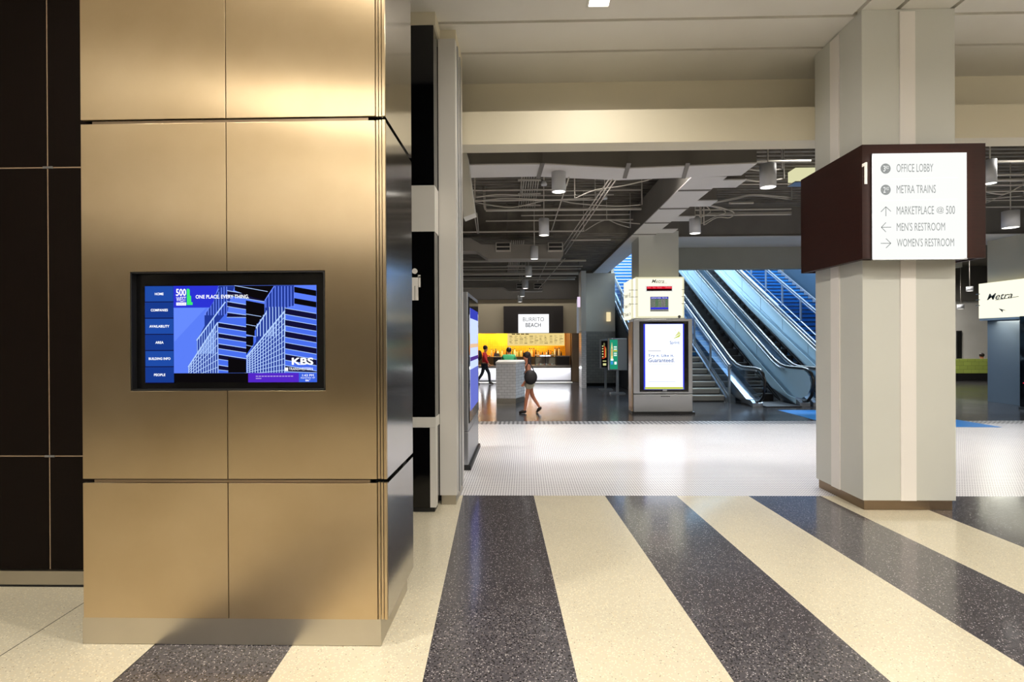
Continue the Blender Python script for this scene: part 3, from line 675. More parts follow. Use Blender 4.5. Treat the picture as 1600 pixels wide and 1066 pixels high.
# ================================================================ THE HALL: stairs and escalators (own heading, like the floor stripes)
RZ = -HEAD; INC = .548
def HL(x, y, z=0): return Matrix.Rotation(RZ, 3, 'Z') @ Vector((x, y, z))
esc_glass = glass('escalator_glass', (.80, .88, .95), .03, .86)
rail_glass = glass('railing_glass', (.72, .84, .95), .05, .75)
esc_white = mat('pale_escalator_panel', (176, 205, 222), .25)
esc_side = vary('brushed_escalator_cladding', (150, 158, 168), (138, 146, 156), 2, .3, .7)
rubber = mat('black_rubber_handrail', (16, 16, 18), .3)
rail_m = mat('railing_steel', (176, 186, 198), .28, .8)
step_blk = mat('escalator_step_black', (22, 22, 24), .45)
step_cleat = mat('escalator_step_edge', (52, 52, 56), .4, .5)
TOPY = 12.2                                                     # run length along the slope
def rise(y): return max(0, y)*INC
def escalator(x0, x1, y0, label):
    # x0/x1 handrail centrelines; y0 = where the incline starts; newels reach towards the viewer
    t = thing('escalator', label, 'escalator', HL((x0+x1)/2, y0), RZ, 'two escalators side by side', local=True)
    hw = (x1-x0)/2; sk = hw-.12
    # steps: one stepped surface
    sm = MB(); n = 34; ry = TOPY/n
    for i in range(n):
        y = i*ry-.1; z = i*ry*INC
        sm.box(-sk+.03, y, z-.25, sk-.03, y+ry-.02, z+.0, step_blk)
        sm.box(-sk+.03, y-.012, z-.02, sk-.03, y+.01, z+.003, step_cleat)
        for k in range(5): sm.box(-sk+.03, y-.006, z-.10-.03*k+.06, sk-.03, y+.0, z-.085-.03*k+.06, step_cleat)
    sm.build('steps', t)
    MB().box(-sk+.03, -1.15, .004, sk-.03, -.12, .03, step_cleat).build('comb_plate', t)
    for s in (-1, 1):
        x = s*hw; nm = ('left', 'right')[s > 0]
        # lower truss cladding
        tr = MB(); y1 = TOPY
        pr = [(-1.02, .002), (y1, rise(y1)-.75), (y1, rise(y1)+.1), (.1, .16), (-.9, .16), (-1.02, .10)]
        tr.prism([(x-s*.13-.14*(s < 0)*0, a, b) for a, b in pr], (s*.26, 0, 0), esc_side); tr.build('side_cladding', t)
        sk_ = MB(); sk_.prism([(x-s*.135, a, b) for a, b in [(-.85, .05), (y1, rise(y1)-.1), (y1, rise(y1)+.36), (.35, .36), (-.3, .26), (-.85, .2)]], (-s*.012, 0, 0), esc_white if s > 0 else esc_side); sk_.build('skirt_panel', t)
        if s > 0: MB().prism([(x-s*.150, a, b) for a, b in [(-.1, .05), (y1, rise(y1)-.2), (y1, rise(y1)+.12), (.2, .14), (-.1, .10)]], (-s*.01, 0, 0), step_blk).build('skirt_brush', t)
        gl = MB(); arc = [(-.95+.0, .2)]
        for k in range(9):
            a = -math.pi/2-math.pi*k/8; arc.append((-.98+.36*math.cos(a)*1.0, .56+.34*math.sin(a)))
        pts = [(-.9, .20), (-1.16, .30), (-1.28, .46), (-1.31, .60), (-1.26, .76), (-1.12, .87), (-.95, .91), (-.1, .91), (.35, .97), (y1, rise(y1)+.80), (y1, rise(y1)+.2), (.3, .2)]
        if s > 0: # inner face of this balustrade is a pale translucent lit panel
            gp = MB(); gp.prism([(x-.03, a, b) for a, b in pts], (.012, 0, 0), esc_white); gp.build('balustrade_panel', t)
            jm = MB()
            for k in range(1, 8):
                yy = k*1.45; jm.box(x-.034, yy, rise(yy)+.2, x-.031, yy+.012, rise(yy)+.86, esc_side)
            jm.prism([(x-.034, .3, .50), (x-.034, y1, rise(y1)+.36), (x-.034, y1, rise(y1)+.38), (x-.034, .3, .52)], (.003, 0, 0), esc_side); jm.build('panel_joints', t)
        else:
            gp = MB(); gp.prism([(x-.006, a, b) for a, b in pts], (.012, 0, 0), esc_glass); gp.build('balustrade_glass', t)
        path = [(-.80, .13), (-1.15, .16), (-1.30, .30), (-1.38, .50), (-1.38, .68), (-1.30, .84), (-1.15, .93), (-.95, .955), (-.15, .955), (.15, 1.0), (.5, 1.13), (1.0, rise(1.0)+.85), (y1, rise(y1)+.85)]
        hm_ = MB(); hm_.tube([(x, a, b) for a, b in path], .038, rubber, 8); h = hm_.build('handrail', t)
        ed = MB(); ed.tube([(x, a, b-.055) for a, b in path[7:]], .022, rail_m, 6)
        ed.tube([(x-s*.05, a, b-.06) for a, b in path[8:]], .012, rail_m, 6); ed.build('rail_track', h)
        MB().tube([(x-s*.10, -.4, .20), (x-s*.10, .2, .26), (x-s*.10, y1, rise(y1)+.22)], .016, rail_m, 6).build('skirt_trim', t)
    return t
escalator(6.47, 7.66, 14.5, 'left escalator, directly right of the lower staircase, with a pale lit inner side')
escalator(8.0, 9.19, 14.5, 'right escalator, further from the poster kiosk and partly behind the square column')
# the small lamps at the foot of the middle balustrade
def stairs(x0, x1, y0, n, label, blue_from, tread_m, riser_m, blue_m, name='staircase', zstart=0):
    t = thing(name, label, 'stairs', HL((x0+x1)/2, y0), RZ, local=True)
    hw = (x1-x0)/2; ry = .30; rz = ry*INC
    sm = MB()
    for i in range(n):
        y = i*ry; z = i*rz+zstart
        sm.box(-hw, y, max(0.002, z-.25), hw, y+ry+.02, z+rz, (blue_m if i >= blue_from else riser_m))
        sm.box(-hw, y-.015, z+rz-.03, hw, y+.04, z+rz+.003, tread_m); sm.box(-hw, y-.004, z+.002, hw, y-.001, z+.03, step_blk)
    sm.build('steps', t)
    st_ = MB()
    for s in (-1, 1):
        e = n*ry; st_.prism([(s*hw, -.1, .003), (s*hw, e, e*INC-.4), (s*hw, e, e*INC+.25), (s*hw, -.1, .12)], (s*.05, 0, 0), esc_side)
    st_.build('stringers', t)
    return t
s_tread = mat('stair_tread_pale', (190, 188, 180), .5); s_riser = mat('stair_riser_grey', (138, 138, 136), .6); s_blue = mat('stair_riser_blue', (26, 98, 156), .45)
s_dkt = mat('stair_tread_dark', (30, 44, 62), .5)
st1 = stairs(4.5, 6.15, 14.75, 36, 'staircase with grey lower steps and blue upper steps, behind the poster kiosk', 7, s_tread, s_riser, s_blue)
st2 = stairs(9.95, 12.55, 15.85, 36, 'wide staircase with bright blue risers right of the escalators', 0, s_dkt, s_riser, s_blue)
def railing(x, ys, y1, st, sx0, sx1, y0s, base, turn=0):
    # railing fixed to a staircase: rails are the part, posts and glass its sub-parts (stair's own frame)
    zb = lambda y: max(0, (y-base)*INC); dx = x-(sx0+sx1)/2
    T = lambda y, z: (dx, y-y0s, z)
    R_ = MB()
    for dz, r in ((1.0, .028), (.90, .018)):
        pth = [T(ys, zb(ys)+dz), T(y1, zb(y1)+dz)]
        pth = ([(dx-turn, ys-y0s, zb(ys)+dz-.04)] if turn else [T(ys-.12, zb(ys)+dz)])+pth
        R_.tube(pth, r, rail_m, 8)
    R_.tube([T(ys, zb(ys)+.14), T(y1, zb(y1)+.14)], .022, rail_m, 8); R_ = R_.build('railing', st)
    y = ys
    while y < y1:
        MB().box(dx-.022, y-y0s-.035, zb(y)+.002, dx+.022, y-y0s+.035, zb(y)+.98, rail_m).build('post', R_)
        if y+1.3 < y1:
            MB().prism([T(y+.06, zb(y+.06)+.2), T(y+1.24, zb(y+1.24)+.2), T(y+1.24, zb(y+1.24)+.84), T(y+.06, zb(y+.06)+.84)], (.01, 0, 0), rail_glass).build('glass_infill', R_)
        y += 1.3
A1, A2 = (4.5, 6.15, 14.75), (9.95, 12.55, 15.85)
railing(6.24, 14.62, 24, st1, *A1, 14.7); railing(4.36, 15.2, 25, st1, *A1, 14.75)
railing(9.80, 15.7, 25, st2, *A2, 15.6); railing(9.97, 19.2, 25, st2, *A2, 15.8, turn=.42); railing(11.1, 15.9, 25, st2, *A2, 15.8)
MB().prism([(-.84, .2, .003), (-.84, 10.7, .003), (-.84, 10.7, 10.7*INC-.42), (-.84, .35, .004)], (-.03, 0, 0), vary('dark_panel', (58, 58, 60), (50, 50, 52), 1, .5)).build('side_closure', st1)
# red sticker-like handrail marks up the blue stairs
# escalator well lamps (cool tubes under the upper landing ceiling)
for i, (x, y) in enumerate(((5.4, 20), (8.2, 20), (11.2, 20), (6.5, 25), (10, 25))):
    p = HL(x, y); z = 8.9
    t = thing('tube_light', 'cool white tube light above the escalator well', 'ceiling light', (p.x, p.y, z), group='tube lights above the escalator well')
    MB().box(p.x-.7, p.y-.06, z, p.x+.7, p.y+.06, z+.08, white).build('housing', t)
    for q in (-.5, .5): MB().tube([(p.x+q, p.y, z+.08), (p.x+q, p.y, 9.399)], .01, white, 6).build('hanger_rod', t)
    a = area('lamp', (0, 0, -.02), 1.4, LP['esc'], COOL, sy=.15); a.parent = t
struct(MB().box(3.2, 15.76, 9.4, 12.1, 32, 9.5, white).build('ceiling_well'))
# ================================================================ train information board and poster kiosk
mf = 12.60; ml, mr = XX(993.5, mf, 460), XX(1069, mf, 460); mz0, mz1 = ZZ(497, mf, 1030), ZZ(433, mf, 1030); mb1 = 14.0
cream_glow = emit((250, 247, 222), 1.2); cream_dim = emit((236, 231, 196), 1.0)
tb = thing('train_information_board', 'glowing cream box round the station pillar with red display and train schedule screen', 'sign', ((ml+mr)/2, 13.3, mz0))
bm_ = MB(); bm_.box(ml, mf, mz0, mr, 13.015, mz1, cream_dim); bm_.build('front_box', tb)
MB().box(ml-.02, 13.02, mz0, p1x0-.004, mb1, mz1, cream_dim).build('side_box', tb)
MB().box(p1x1+.004, 13.02, mz0, mr+.02, mb1, mz1, cream_dim).build('side_box', tb)
MB().box(ml-.03, mf-.005, mz0-.02, mr+.03, 13.01, mz0-.002, alum).build('bottom_edge', tb)
C = Canvas((ml, mf-.004, mz1), (1, 0, 0), (0, 0, 1), (0, -1, 0), (400, 148, 1245, 890), mr-ml, mz1-mz0, .003)
C.rect(440, 175, 1215, 860, cream_glow); inkM = mat('board_ink', (20, 22, 24), .5)
C.text('Metra', 675, 190, 895, 256, inkM, 1, shear=.35, offset=.01); C.line(740, 252, 945, 262, 4, inkM, 1)
C.rect(565, 305, 1045, 415, alum_d, 1); C.rect(588, 318, 1030, 400, emit((40, 8, 12), .6), 2); C.rect(590, 318, 1030, 362, emit((225, 30, 50), 1.0), 3)
for x0, x1 in ((600, 660), (690, 745), (765, 850), (905, 1015)): C.text('TRAINS'[:max(3, int((x1-x0)/18))], x0, 326, x1, 354, emit((255, 120, 130), 1.1), 4)
C.rect(650, 503, 970, 772, mat('screen_black', (14, 16, 20), .2), 1); C.rect(656, 510, 966, 545, emit((40, 44, 190), 1), 2); C.rect(656, 700, 966, 732, emit((50, 50, 220), 1), 2)
for r_ in range(5):
    for cx_, w_, cc in ((665, 56, (130, 150, 130)), (735, 60, (60, 150, 60)), (810, 30, (120, 170, 90)), (865, 26, (150, 150, 130)), (915, 40, (70, 150, 60))):
        C.rect(cx_, 556+r_*28, cx_+w_, 568+r_*28, emit(cc, .6), 3)
C.text('DEPARTURES  TRACK', 668, 518, 950, 536, wht, 3)
for y in (380, 506, 634):
    C.rect(335-60, y-4, 430, y+4, inkM, 2); C.rect(1197, y-4, 1278, y+4, inkM, 2)
C.circle(1157, 868, 26, inkM, 2); C.rect(355, 175, 392, 880, emit((255, 255, 246), 1.3), 1)
C.build('board_face', tb)
C = Canvas((ml-.023, mb1, mz1), (0, -1, 0), (0, 0, 1), (-1, 0, 0), (0, 0, 100, 100), mb1-13.02, mz1-mz0, .003)
C.rect(0, 0, 100, 100, cream_glow); C.text('Tracks 1-10', 10, 32, 90, 42, inkM, 1, offset=.02)
C.text('Tracks 11', 10, 60, 68, 69, inkM, 1, offset=.02); C.text('>', 80, 58, 92, 68, inkM, 1, offset=.02); C.text('Tickets', 10, 82, 68, 91, inkM, 1, offset=.02); C.text('>', 80, 82, 92, 92, inkM, 1, offset=.02)
C.build('side_lettering', tb)
kf = 12.5; ka, kb_ = XX(990, kf, 600), XX(1083, kf, 600); kz1 = ZZ(498.5, kf, 1030); kzs = ZZ(616, kf, 1030)
pk = thing('poster_kiosk', 'aluminium kiosk with a white phone advertisement screen, in front of the station pillar', 'kiosk', ((ka+kb_)/2, 12.7, 0))
MB().box(ka-.03, kf+.02, .002, kb_+.05, kf+.46, .045, black_mat).build('plinth', pk)
MB().box(ka, kf+.03, .046, kb_, kf+.45, kzs-.01, alum).build('lower_cabinet', pk, bevel=.012)
MB().box(ka, kf+.03, kzs, kb_, kf+.45, kz1, alum).build('upper_cabinet', pk, bevel=.012)
b0, b1 = P(999.5, 612.5, kf+.02), P(1075.5, 502, kf+.02)
MB().box(b0.x, kf+.018, b0.z, b1.x, kf+.03, b1.z, black_gloss).build('bezel', pk)
s0, s1 = P(1008, 608.5, kf), P(1067.5, 506, kf)
C = Canvas((s0.x, kf+.016, s1.z), (1, 0, 0), (0, 0, 1), (0, -1, 0), (427, 418, 662, 824), s1.x-s0.x, s1.z-s0.z, .002)
wk = emit((232, 240, 255), 1.6); bk = emit((30, 70, 150), .8); yk = emit((205, 214, 90), 1.0)
C.rect(420, 418, 668, 826, emit((60, 70, 230), 1.0)); C.rect(430, 420, 660, 822, wk, 1); C.rect(427, 810, 662, 824, yk, 2)
C.poly([(600, 510), (650, 480), (640, 500), (600, 512)], yk, 2); C.poly([(608, 500), (636, 462), (648, 480)], emit((225, 228, 150), 1), 3); C.poly([(596, 440), (622, 462), (618, 466)], emit((235, 236, 190), 1), 2)
C.text('Sprint', 580, 524, 640, 550, bk, 2, offset=.01); C.text('Try it. Like it.', 446, 606, 606, 628, bk, 2, offset=.015); C.text('Guaranteed.', 448, 632, 608, 656, bk, 2, offset=.015)
C.rect(446, 584, 526, 588, emit((170, 170, 180), 1), 2); C.rect(448, 668, 600, 671, emit((220, 225, 235), 1), 2); C.rect(446, 775, 616, 778, emit((200, 200, 205), 1), 2)
C.build('screen_picture', pk)
m_ = MB()
for i in range(6): m_.box(XX(1033+i*2.4, kf), kf+.024, ZZ(621, kf), XX(1034.6+i*2.4, kf), kf+.0295, ZZ(619.6, kf), black_mat)
m_.build('vent_slots', pk); MB().box(XX(1035.5, kf), kf+.010, ZZ(612, kf), XX(1042, kf), kf+.0175, ZZ(609.8, kf), alum).build('maker_plate', pk)
MB().box(ka-.035, kf+.06, .06, ka-.003, kf+.42, kz1-.06, steel_bronze).build('side_panel', pk)
# two lit poster stands by the grey wall
def poster_stand(px0, px1, pyt, pyb, foot, side, label, draw, pxc=None):
    Y = 1462/(foot-531)
    a, b = XX(px0, Y, 560), XX(px1, Y, 560); zt, zb = ZZ(pyt, Y, px0), ZZ(pyb, Y, px0)
    t = thing('poster_stand', label, 'poster stand', ((a+b)/2, Y+.2, 0), group=None)
    MB().box(a, Y, zb, b, Y+.22, zt, alum_d).build('light_box', t, bevel=.01)
    c0, c1 = a+.03, (XX(pxc, Y, 560) if pxc else b-.03)
    C = Canvas((c0, Y-.004, zt-.04), (1, 0, 0), (0, 0, 1), (0, -1, 0), (0, 0, 100, 200), c1-c0, zt-zb-.08, .003)
    draw(C); C.build('poster', t)
    MB().box((a+b)/2+side-.035, Y+.09, .04, (a+b)/2+side+.035, Y+.16, zb-.002, alum_d).build('post', t)
    MB().box((a+b)/2+side-.22, Y-.05, .002, (a+b)/2+side+.22, Y+.3, .04, alum_d).build('foot_plate', t)
    return t
def d1(C):
    C.rect(0, 0, 100, 200, emit((14, 12, 12), .8)); y_ = emit((215, 215, 150), 1); r_ = emit((200, 60, 30), 1)
    for k in range(5): C.rect(10, 35+k*20, 30, 44+k*20, y_, 1)
    C.circle(45, 28, 14, emit((120, 120, 80), .8), 1); C.rect(42, 40, 62, 130, r_, 1); C.poly([(68, 45), (78, 60), (78, 125), (64, 125)], emit((220, 180, 90), 1), 2); C.rect(10, 128, 45, 134, r_, 1); C.rect(20, 150, 80, 156, y_, 1); C.rect(24, 170, 78, 186, y_, 1)
def d2(C):
    C.rect(0, 0, 100, 200, emit((34, 150, 116), 1)); C.poly([(15, 60), (26, 15), (36, 60), (38, 130), (12, 130)], emit((235, 220, 150), 1.1), 1); C.rect(20, 60, 30, 110, emit((200, 120, 60), 1), 2)
    for k, y in enumerate((45, 60, 88, 102)): C.rect(50, y, 90, y+9, emit((220, 245, 235), 1), 1)
    C.rect(45, 72, 95, 80, emit((220, 210, 60), 1), 1); C.rect(10, 130, 44, 142, wht, 1); C.rect(10, 146, 40, 168, emit((60, 150, 220), 1), 1); C.rect(58, 150, 86, 168, wht, 1)
poster_stand(938.5, 950.5, 531, 576, 610.5, .05, 'left poster stand with a black poster, by the grey tiled wall', d1)
poster_stand(951.5, 980, 529, 579, 616.5, .0, 'poster stand with a bright green bottle poster, beside the poster kiosk', d2, 965)
# right-hand information box on its pillar
rb = thing('train_information_board', 'glowing cream box on the blue tiled pillar at the right edge, showing a direction arrow', 'sign', (p2x, 14.2, mz0))
ry0, ry1 = 13.5, 15.0; rx = XX(1529.5, 15.0, 460)
MB().box(rx, ry0, mz0+.03, p2x-.004, ry1, mz1+.02, cream_dim).build('side_box', rb)
MB().box(rx, 13.3, mz0+.03, p2x+1.2, 13.49, mz1+.02, cream_dim).build('front_box', rb)
MB().box(rx+.02, 13.3, mz0-.03, p2x-.004, ry1, mz0+.028, alum).build('bottom_edge', rb)
C = Canvas((rx-.003, ry1, mz1+.02), (0, -1, 0), (0, 0, 1), (-1, 0, 0), (1530, 430, 1593, 497), ry1-ry0, mz1-mz0-.01, .003)
C.rect(1530, 430, 1593, 497, cream_glow); C.text('Metra', 1541, 451, 1573, 463, inkM, 1, shear=.35, offset=.01); C.line(1552, 464, 1580, 461, 1, inkM, 1)
C.poly([(1556, 480), (1561, 488), (1561, 484), (1566, 485)], inkM, 1)
for y in (447, 458, 469): C.rect(1588, y-.8, 1600, y+.8, inkM, 2); C.rect(1526, y+2.2, 1532, y+3.6, inkM, 2)
C.build('board_face', rb)
a = area('sign_glow', (0, 0, 0), 1.0, 25, (1, 1, .85), rot=(0, 0, 0), sy=.8); a.parent = rb; a.location = Vector((p2x-.12, 14.2, mz0-.06))-rb.location
a = area('sign_glow', (0, 0, 0), 1.0, 10, (1, 1, .9), rot=(math.radians(90), 0, 0), sy=.8); a.parent = tb; a.location = Vector(((ml+mr)/2, mf-.05, (mz0+mz1)/2))-tb.location
# green tiled counter and people head at far right
gy_ = 22.0
gc = thing('green_tiled_counter', 'low wall of olive green tiles with a dark foot, beyond the square column', 'counter', (16, gy_+.3, 0))
MB().box(XX(1480, gy_), gy_, .30, 23.9, gy_+.25, ZZ(561, gy_, 1520), green_t).build('tiled_front', gc); MB().box(XX(1480, gy_), gy_+.02, .002, 23.9, gy_+.25, .298, black_mat).build('foot', gc)
# hanging small signs
hs = thing('hanging_exit_sign', 'small pale exit sign hanging on a rod near the grey wall', 'sign', (XX(904.5, 17.5), 17.5, ZZ(480, 17.5)))
MB().box(XX(902.5, 17.5), 17.5, ZZ(480, 17.5, 905), XX(907, 17.5), 17.56, ZZ(464, 17.5, 905), emit((235, 215, 240), 1)).build('panel', hs)
MB().tube([(XX(904.5, 17.5), 17.53, ZZ(464, 17.5, 905)), (XX(904.5, 17.5), 17.53, 4.2)], .012, pipe_d, 6).build('rod', hs)
bs = thing('box_sign', 'small pale yellow lit box sign seen behind the walnut sign box', 'sign', (XX(1256, 10.5), 10.5, ZZ(290, 10.5)))
MB().box(XX(1244, 10.5), 10.5, ZZ(283, 10.5, 1256), XX(1275, 10.5), 10.8, ZZ(262, 10.5, 1256), emit((226, 224, 178), .95)).build('panel', bs)
MB().box(XX(1243, 10.5), 10.49, ZZ(285, 10.5, 1256), XX(1275, 10.5), 10.8, ZZ(283.2, 10.5, 1256), alum).build('bottom_edge', bs)
MB().tube([(XX(1260, 10.5), 10.65, ZZ(262, 10.5)), (XX(1260, 10.5), 10.65, DZ-.05)], .012, pipe_d, 6).build('rod', bs)
# ================================================================ food counter
CY_ = 21.9
fcx0, fcx1 = -3.1, XX(892, CY_, 580)
fc = thing('food_counter', 'long glowing white service counter under the food stall sign', 'counter', ((fcx0+fcx1)/2, CY_+.4, 0))
cz0, cz1 = ZZ(594, CY_, 840), ZZ(572, CY_, 840)
white_glow = mat('translucent_white_front', (240, 240, 246), .3)
MB().box(fcx0, CY_, cz0, fcx1, CY_+.7, cz1-.10, white_glow).build('white_front', fc)
MB().box(fcx0, CY_-.02, cz1-.09, fcx1, CY_+.75, cz1+.02, vary('grey_stone_top', (128, 122, 114), (110, 105, 98), 8, .3)).build('worktop', fc)
MB().box(fcx0, CY_-.005, cz1-.10, fcx1, CY_+.02, cz1-.092, emit((240, 244, 255), 3)).build('led_strip', fc)
MB().box(fcx0, CY_+.06, .002, fcx1, CY_+.7, cz0-.002, alum_d).build('recessed_foot', fc)
for xx in (-2.2, -.6, 1.0):
    a = area('counter_lamp', (0, 0, 0), 1.5, 15, (.92, .95, 1), sy=.16, rot=(math.radians(-25), 0, 0)); a.parent = fc; a.location = Vector((xx, CY_-.10, cz1-.06))-fc.location
MB().box(fcx0, CY_-.35, .002, XX(893, YBu), CY_-.02, .02, strip_white).build('painted_floor_glow', fc)  # white slab that paints in the lit line of floor before the counter
sg = thing('sneeze_guard', 'glass display case with a small lamp on the service counter, behind the walking woman', 'display case', (XX(855, 22.2), 22.3, cz1+.02))
gx0, gx1 = XX(836, 22.1), XX(868, 22.1); gz = ZZ(556, 22.1)
for xx in (gx0, (gx0+gx1)/2, gx1): MB().box(xx-.012, 22.1, cz1+.022, xx+.012, 22.13, gz, black_mat).build('frame_post', sg)
MB().box(gx0, 22.1, gz, gx1, 22.5, gz+.03, alum).build('top_shelf', sg)
MB().box(gx0+.2, 22.2, gz-.03, gx1-.2, 22.25, gz-.002, emit((200, 225, 255), 4)).build('lamp_tube', sg)
MB().box(gx0+.015, 22.115, cz1+.03, gx1-.015, 22.12, gz-.04, esc_glass).build('glass_pane', sg)
dkb = thing('dark_counter_cabinet', 'dark low cabinet standing on the right end of the service counter', 'cabinet', (XX(880, 22.2), 22.3, cz1+.02))
MB().box(XX(869, 22.1), 22.1, cz1+.022, XX(890, 22.1), 22.5, ZZ(558, 22.1), mat('dark_brown', (34, 28, 26), .4)).build('body', dkb)
MB().box(XX(868.5, 22.1), 22.08, ZZ(558, 22.1), XX(890.5, 22.1), 22.52, ZZ(556.5, 22.1), alum_d).build('top', dkb)
dkc = thing('till_stand', 'black till box on the service counter left of the tiled station', 'till', (XX(777, 22.2), 22.3, cz1+.02))
MB().box(XX(771, 22.1), 22.1, cz1+.022, XX(783, 22.1), 22.5, ZZ(558, 22.1), mat('till_black', (18, 18, 20), .4)).build('body', dkc)
MB().box(XX(772, 22.1), 22.08, ZZ(557.5, 22.1), XX(780, 22.1), 22.12, ZZ(552, 22.1), alum_d).build('screen', dkc)
food = []
for i in range(9):
    px = 839+i*2.9; c = [(222, 190, 120), (200, 90, 50), (240, 236, 220)][i % 3]
    o = MB().box(XX(px, 22.3)-.03, 22.25, cz1+.021, XX(px, 22.3)+.03, 22.38, cz1+.06+.01*(i % 3), mat('food_%d' % (i % 3), c, .5)).build('food_tray')
    tag(o, 'small bright food tray behind the glass of the display case', 'food tray', 'food trays in the display case')
# sign over the counter
sgn = thing('stall_sign', 'wide dark fascia with a glowing white sign reading BURRITO BEACH', 'sign', (XX(833, YBu-.1), YBu-.1, zl))
f0, f1 = P(787, 521, YBu-.15), P(880, 478, YBu-.15)
MB().box(f0.x, YBu-.15, f0.z, f1.x, YBu-.002, f1.z, mat('dark_fascia', (48, 42, 40), .5)).build('fascia', sgn)
s0, s1 = P(810, 520.5, YBu-.2), P(857.5, 491, YBu-.2)
MB().box(s0.x, YBu-.2, s0.z, s1.x, YBu-.152, s1.z, wht).build('light_panel', sgn)
C = Canvas((s0.x, YBu-.203, s1.z), (1, 0, 0), (0, 0, 1), (0, -1, 0), (402, 270, 610, 400), s1.x-s0.x, s1.z-s0.z, .003)
C.text('BURRITO', 433, 291, 578, 320, mat('sign_grey', (150, 150, 152), .6), 1); C.text('BEACH', 452, 330, 556, 360, mat('sign_dark', (60, 62, 66), .6), 1, offset=.01)
C.build('lettering', sgn)
mb_ = thing('menu_board', 'wide pale yellow menu board with rows of small writing over the service counter', 'menu board', (XX(838, 22.4), 22.4, ZZ(540, 22.4)))
m0, m1 = P(793, 540, 22.4), P(882, 521, 22.4)
MB().box(m0.x, 22.4, m0.z, m1.x, 22.46, m1.z+.25, emit((240, 214, 140), 1.0)).build('panel', mb_)
MB().box(m0.x, 22.38, m0.z-.03, m1.x, 22.47, m0.z-.001, emit((250, 190, 70), 1.2)).build('bottom_edge', mb_)
for xx in (m0.x+.2, m1.x-.2): MB().tube([(xx, 22.43, m1.z+.25), (xx, 22.43, zl+.299)], .012, pipe_d, 6).build('hanger_rod', mb_)
C = Canvas((m0.x, 22.397, m1.z), (1, 0, 0), (0, 0, 1), (0, -1, 0), (0, 0, 400, 80), m1.x-m0.x, m1.z-m0.z, .003)
random.seed(3); mi = mat('menu_ink', (90, 64, 36), .7)
for c_ in range(11):
    for r_ in range(6):
        x = 12+c_*35+random.uniform(0, 5); y = 16+r_*9.5; C.rect(x, y, x+random.uniform(12, 26), y+(3.5 if (r_+c_) % 4 == 0 else 1.8), mi, 1)
for k in range(4): C.rect(30+k*32, 1, 54+k*32, 7, mi, 1)
C.build('lettering', mb_)
# back shelf and bottles
shf = tag(MB().box(xb0+.02, YO-.5, .002, XX(890, YBu)-.0, YO-.01, ZZ(557.5, YO-.4, 830), mat('back_counter', (104, 84, 60), .4)).build('back_counter'), 'long brown counter along the orange tiled kitchen wall', 'counter')
zsh = ZZ(557.5, YO-.4, 830)
b0 = thing('bottle', 'small bottle or jar standing on the kitchen back counter', 'bottle', (XX(768, YO-.35), YO-.35, zsh+.002), group='bottles on the kitchen back counter')
MB().lathe((b0.location.x, b0.location.y, zsh+.002), [(0, 0), (.034, 0), (.037, .02), (.037, .19), (.022, .25), (.020, .30), (0, .30)], mat('bottle_cream', (232, 214, 150), .3)).build('body', b0)
MB().lathe((b0.location.x, b0.location.y, zsh+.302), [(0, 0), (.023, 0), (.023, .04), (0, .04)], mat('bottle_cap', (40, 30, 24), .4)).build('cap', b0)
bcols = [mat('bottle_cream', (0, 0, 0)), mat('bottle_dark', (44, 30, 22), .3), mat('bottle_green', (120, 128, 50), .3), mat('bottle_amber', (214, 130, 40), .3), mat('bottle_pale', (244, 238, 214), .3)]
random.seed(11)
meshes = []
for mt in bcols:
    me = b0.children[0].data.copy() if b0.children[0].name.startswith('body') else b0.children[1].data.copy(); me.materials[0] = mt; meshes.append(me)
for i in range(1, 34):
    px = 768+i*3.3+random.uniform(-.25, .25)
    if 884 < px: break
    c = copy_tree(b0); c.location = (XX(px, YO-.35), YO-.35+(.10 if i % 2 else -.02), zsh+.002); c.scale = (1, 1, random.uniform(.6, 1.15))
    for ch in c.children:
        if ch.name.startswith('body'): ch.data = random.choice(meshes)
# red fruit like items at the left end
for i in range(8):
    o = MB().ball((XX(741+i*3.4, YO-.35), YO-.35, zsh+.048), (.045, .045, .045), mat('orange_red', (214, 84, 30), .4)).build('orange_fruit')
    tag(o, 'round orange red fruit heaped on the left end of the kitchen back counter', 'fruit', 'fruit on the kitchen back counter')
wwl = thing('added_wall_washer', 'added slim grey lamp bar brightening the wall above the food stall, near the ceiling', 'ceiling light', (0, 20.9, 4.05))  # lamp bar added to brighten the beige wall above the counter
MB().box(-3.0, 20.85, 4.05, 2.0, 20.95, 4.13, pipe_d).build('housing', wwl)
for q in (-2.5, -.5, 1.5): MB().tube([(q, 20.9, 4.13), (q, 20.9, DZ2-.041)], .01, pipe_d, 6).build('hanger_rod', wwl)
a = area('lamp', (0, 0, 0), 5, 32, NEUT, rot=(math.radians(12), 0, 0), sy=.08); a.parent = wwl; a.location = (-.5, .02, -.03)
# kitchen lamps: warm light on the orange wall
for i, xx in enumerate((-2.4, -1.0, .6)):
    t = thing('undercabinet_light', 'warm hidden strip lamp washing the orange tiled kitchen wall', 'ceiling light', (xx, 24.6, zl+.28), group='warm strip lamps over the orange kitchen wall')
    MB().box(xx-.4, 24.55, zl+.25, xx+.4, 24.65, zl+.299, white).build('housing', t)
    a = area('lamp', (0, 0, -.04), .8, LP['burr'], (1, .78, .42), sy=.1); a.parent = t
